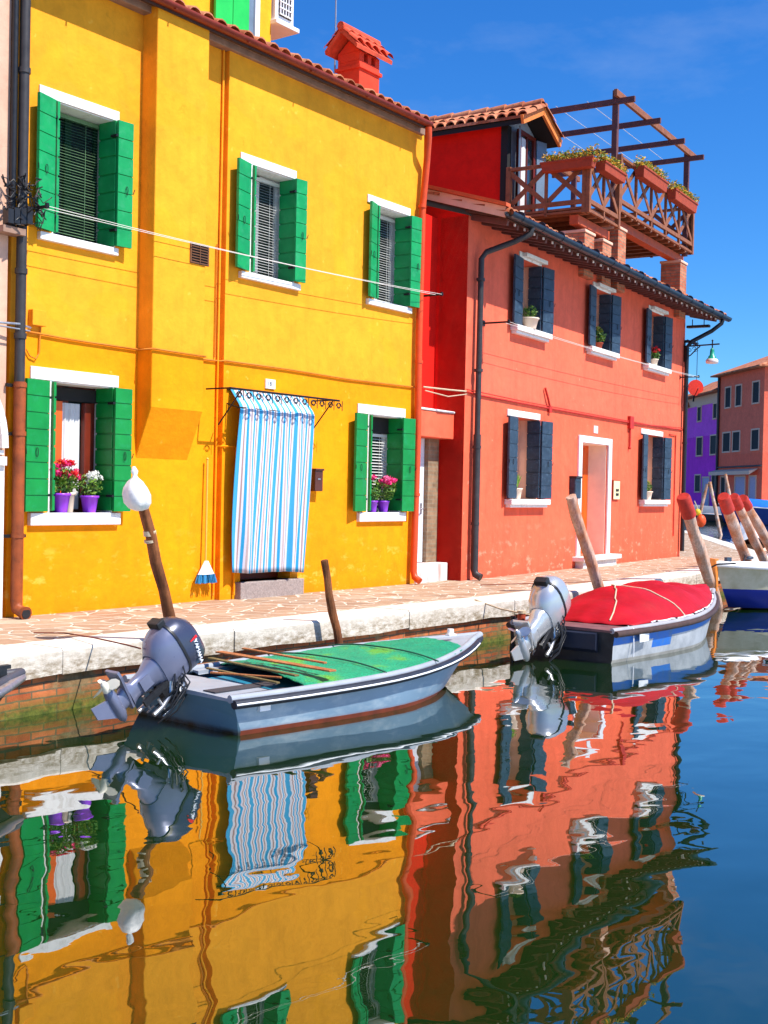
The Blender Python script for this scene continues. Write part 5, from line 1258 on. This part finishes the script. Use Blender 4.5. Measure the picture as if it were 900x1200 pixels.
b = MB(); b.tube([(1.6,.3,10.6),(1.6,.3,15.9)], .03, 5)
for z in (15.7,15.0): b.tube([(.2,.3,z),(1.8,.3,z)], .025, 5)
b.build('aerial', M['iron'], UH)
far_house('dark_red_house', 'sliver of a dark red house left of the purple house across the side canal', (117.4, 40.65), a2, 8.9, 9.9, plaster('brick_red_plaster', srgb(190,50,40), srgb(190,50,40)), [(6.6,7.7,5.2,6.8,'w'),(6.6,7.7,1.9,3.4,'w')], (), 9)
SD = thing('satellite_dish', 'round red satellite dish on the roof of the purple house', 'satellite dish', (105.6,32.4,10.3), -.9)
b = MB(); b.lathe([(.72,-.2),(.6,-.1),(.36,-.02),(.02,0),(.02,.05),(.36,.03),(.6,-.06),(.72,-.18)], (0,0,.9), 20, ax='y'); b.build('dish', simple('red_dish_paint', srgb(240,60,40), .5), SD)
b = MB(); b.tube([(0,.1,.8),(0,.4,-.3)], .08, 6); b.tube([(0,0,.2),(0,-1.,.8)], .04, 6); b.build('mount', M['iron'], SD)
def small_boat(label, x, y, ang, L, hullm, topm=None, hb=.8, topname='cover', z=(.55,.8)):
    T, st, X = boat('far_boat', label, (x, y, WZ), ang, L, hb, hb*.85, z, dict(hull=hullm, bottom=M['black'], rail=M['purewhite'], deck=M['cream'], transom=hullm), group='boats moored in the side canal')
    if topm:
        b = MB(); g = []
        for i in range(13):
            q = .06+.86*i/12; f = q*16; i0 = min(int(f),15); w = st[i0][1]; zt = st[i0][3]
            g.append([(q*L, s*w*.95, zt+.05+.5*(1-abs(s)**2.2)*math.sin(min(q/.3,1)*1.57)) for s in [-1+.2*k for k in range(11)]])
        b.rings(g, 0, True, False, closed=False); b.build(topname, topm, T)
    else: deckplate(st, X, .5, 1., .0, .0, T, M['cream'], 'bow_deck')
    return T
small_boat('boat under a bright blue cover moored before the orange side of the pink house', 84.5, 14.6, R(108), 7, simple('dark_blue_hull', srgb(20,50,120), .4), simple('blue_cover', srgb(20,110,220), .6), 1.2, z=(1.1,1.4))
small_boat('white topped dark boat moored before the purple house', 96.5, 27.5, R(55), 8, M['black'], simple('white_cover', (.7,.7,.72,1), .6), 1.1)
small_boat('low dark boat moored before the pink house door', 89.5, 21.5, R(70), 7, simple('brown_hull', srgb(60,36,28), .5), simple('grey_cover', (.2,.22,.25,1), .6), 1.1)
small_boat('small white and brown boat tied at the curved kerb', 37.2, 3.1, R(28), 3.6, simple('brown_small_hull', srgb(120,80,50), .5), simple('pale_small_cover', (.75,.74,.72,1), .6), .6, z=(.35,.5))
small_boat('white motor boat behind the red topped posts', 26.5, -1.75, R(25), 5.0, M['purewhite'], None, .9, z=(.5,.65))

# ------------------------------------------------------------------ camera, light, air
cam = bpy.data.cameras.new('camera'); co = bpy.data.objects.new('camera', cam); COL.objects.link(co); scene.camera = co
A_, P_, RL = R(35.8), R(-.95), R(1.2)
f = Vector((math.cos(A_)*math.cos(P_), math.sin(A_)*math.cos(P_), math.sin(P_))); r = Vector((math.sin(A_), -math.cos(A_), 0)); u = r.cross(f)
r2 = r*math.cos(RL)+u*math.sin(RL); u2 = u*math.cos(RL)-r*math.sin(RL)
co.matrix_world = Matrix(((r2.x,u2.x,-f.x,0),(r2.y,u2.y,-f.y,-9.5),(r2.z,u2.z,-f.z,1.25),(0,0,0,1)))
cam.sensor_fit = 'VERTICAL'; cam.sensor_height = 36; cam.lens = 36*1430/1200; cam.clip_end = 2000; cam.clip_start = .05

EL_, AZ = R(54.3), R(7)                                         # height of the sun; turned 7 degrees from the front's normal
sd = Vector((math.sin(AZ)*math.cos(EL_), -math.cos(AZ)*math.cos(EL_), math.sin(EL_)))
sun = bpy.data.lights.new('sun', 'SUN'); so = bpy.data.objects.new('sun', sun); COL.objects.link(so)
sun.energy = 5.0; sun.angle = R(.5); sun.color = (1., .95, .87); so.rotation_euler = sd.to_track_quat('Z', 'Y').to_euler()
wd = bpy.data.worlds.new('World'); scene.world = wd; wd.use_nodes = True; nt_ = wd.node_tree
bg = nt_.nodes['Background']; sky = nt_.nodes.new('ShaderNodeTexSky'); sky.sky_type = 'NISHITA'; sky.sun_disc = False
sky.sun_elevation = EL_; sky.sun_rotation = math.atan2(sd.x, sd.y); sky.altitude = 0; sky.air_density = 1.0; sky.dust_density = .4; sky.ozone_density = 3.5
hs = nt_.nodes.new('ShaderNodeHueSaturation'); hs.inputs['Saturation'].default_value = 1.3; hs.inputs['Value'].default_value = 1.
nt_.links.new(sky.outputs[0], hs.inputs['Color'])
# thin high cloud
tc = nt_.nodes.new('ShaderNodeTexCoord'); mp = nt_.nodes.new('ShaderNodeMapping'); mp.inputs['Scale'].default_value = (2.2,2.2,6)
nz = nt_.nodes.new('ShaderNodeTexNoise'); nz.inputs['Scale'].default_value = 2.; nz.inputs['Detail'].default_value = 7; nz.inputs['Roughness'].default_value = .6
rp = nt_.nodes.new('ShaderNodeValToRGB'); rp.color_ramp.elements[0].position = .56; rp.color_ramp.elements[1].position = .82; rp.color_ramp.elements[1].color = (.13,.13,.13,1)
mx = nt_.nodes.new('ShaderNodeMix'); mx.data_type = 'RGBA'; mx.inputs[7].default_value = (7.5,8.2,9,1)
nt_.links.new(tc.outputs['Generated'], mp.inputs[0]); nt_.links.new(mp.outputs[0], nz.inputs['Vector']); nt_.links.new(nz.outputs['Fac'], rp.inputs[0])
tn = nt_.nodes.new('ShaderNodeMix'); tn.data_type = 'RGBA'; tn.blend_type = 'MULTIPLY'; tn.inputs[0].default_value = 1; tn.inputs[7].default_value = (.66,1.16,1.65,1)
nt_.links.new(hs.outputs[0], tn.inputs[6]); nt_.links.new(rp.outputs[0], mx.inputs[0]); nt_.links.new(tn.outputs[2], mx.inputs[6]); nt_.links.new(mx.outputs[2], bg.inputs[0])
bg.inputs[1].default_value = .075
vs_ = scene.view_settings; vs_.view_transform = 'Standard'; vs_.look = 'None'; vs_.gamma = 1; vs_.exposure = .6
scene.render.engine = 'CYCLES'; scene.cycles.max_bounces = 8
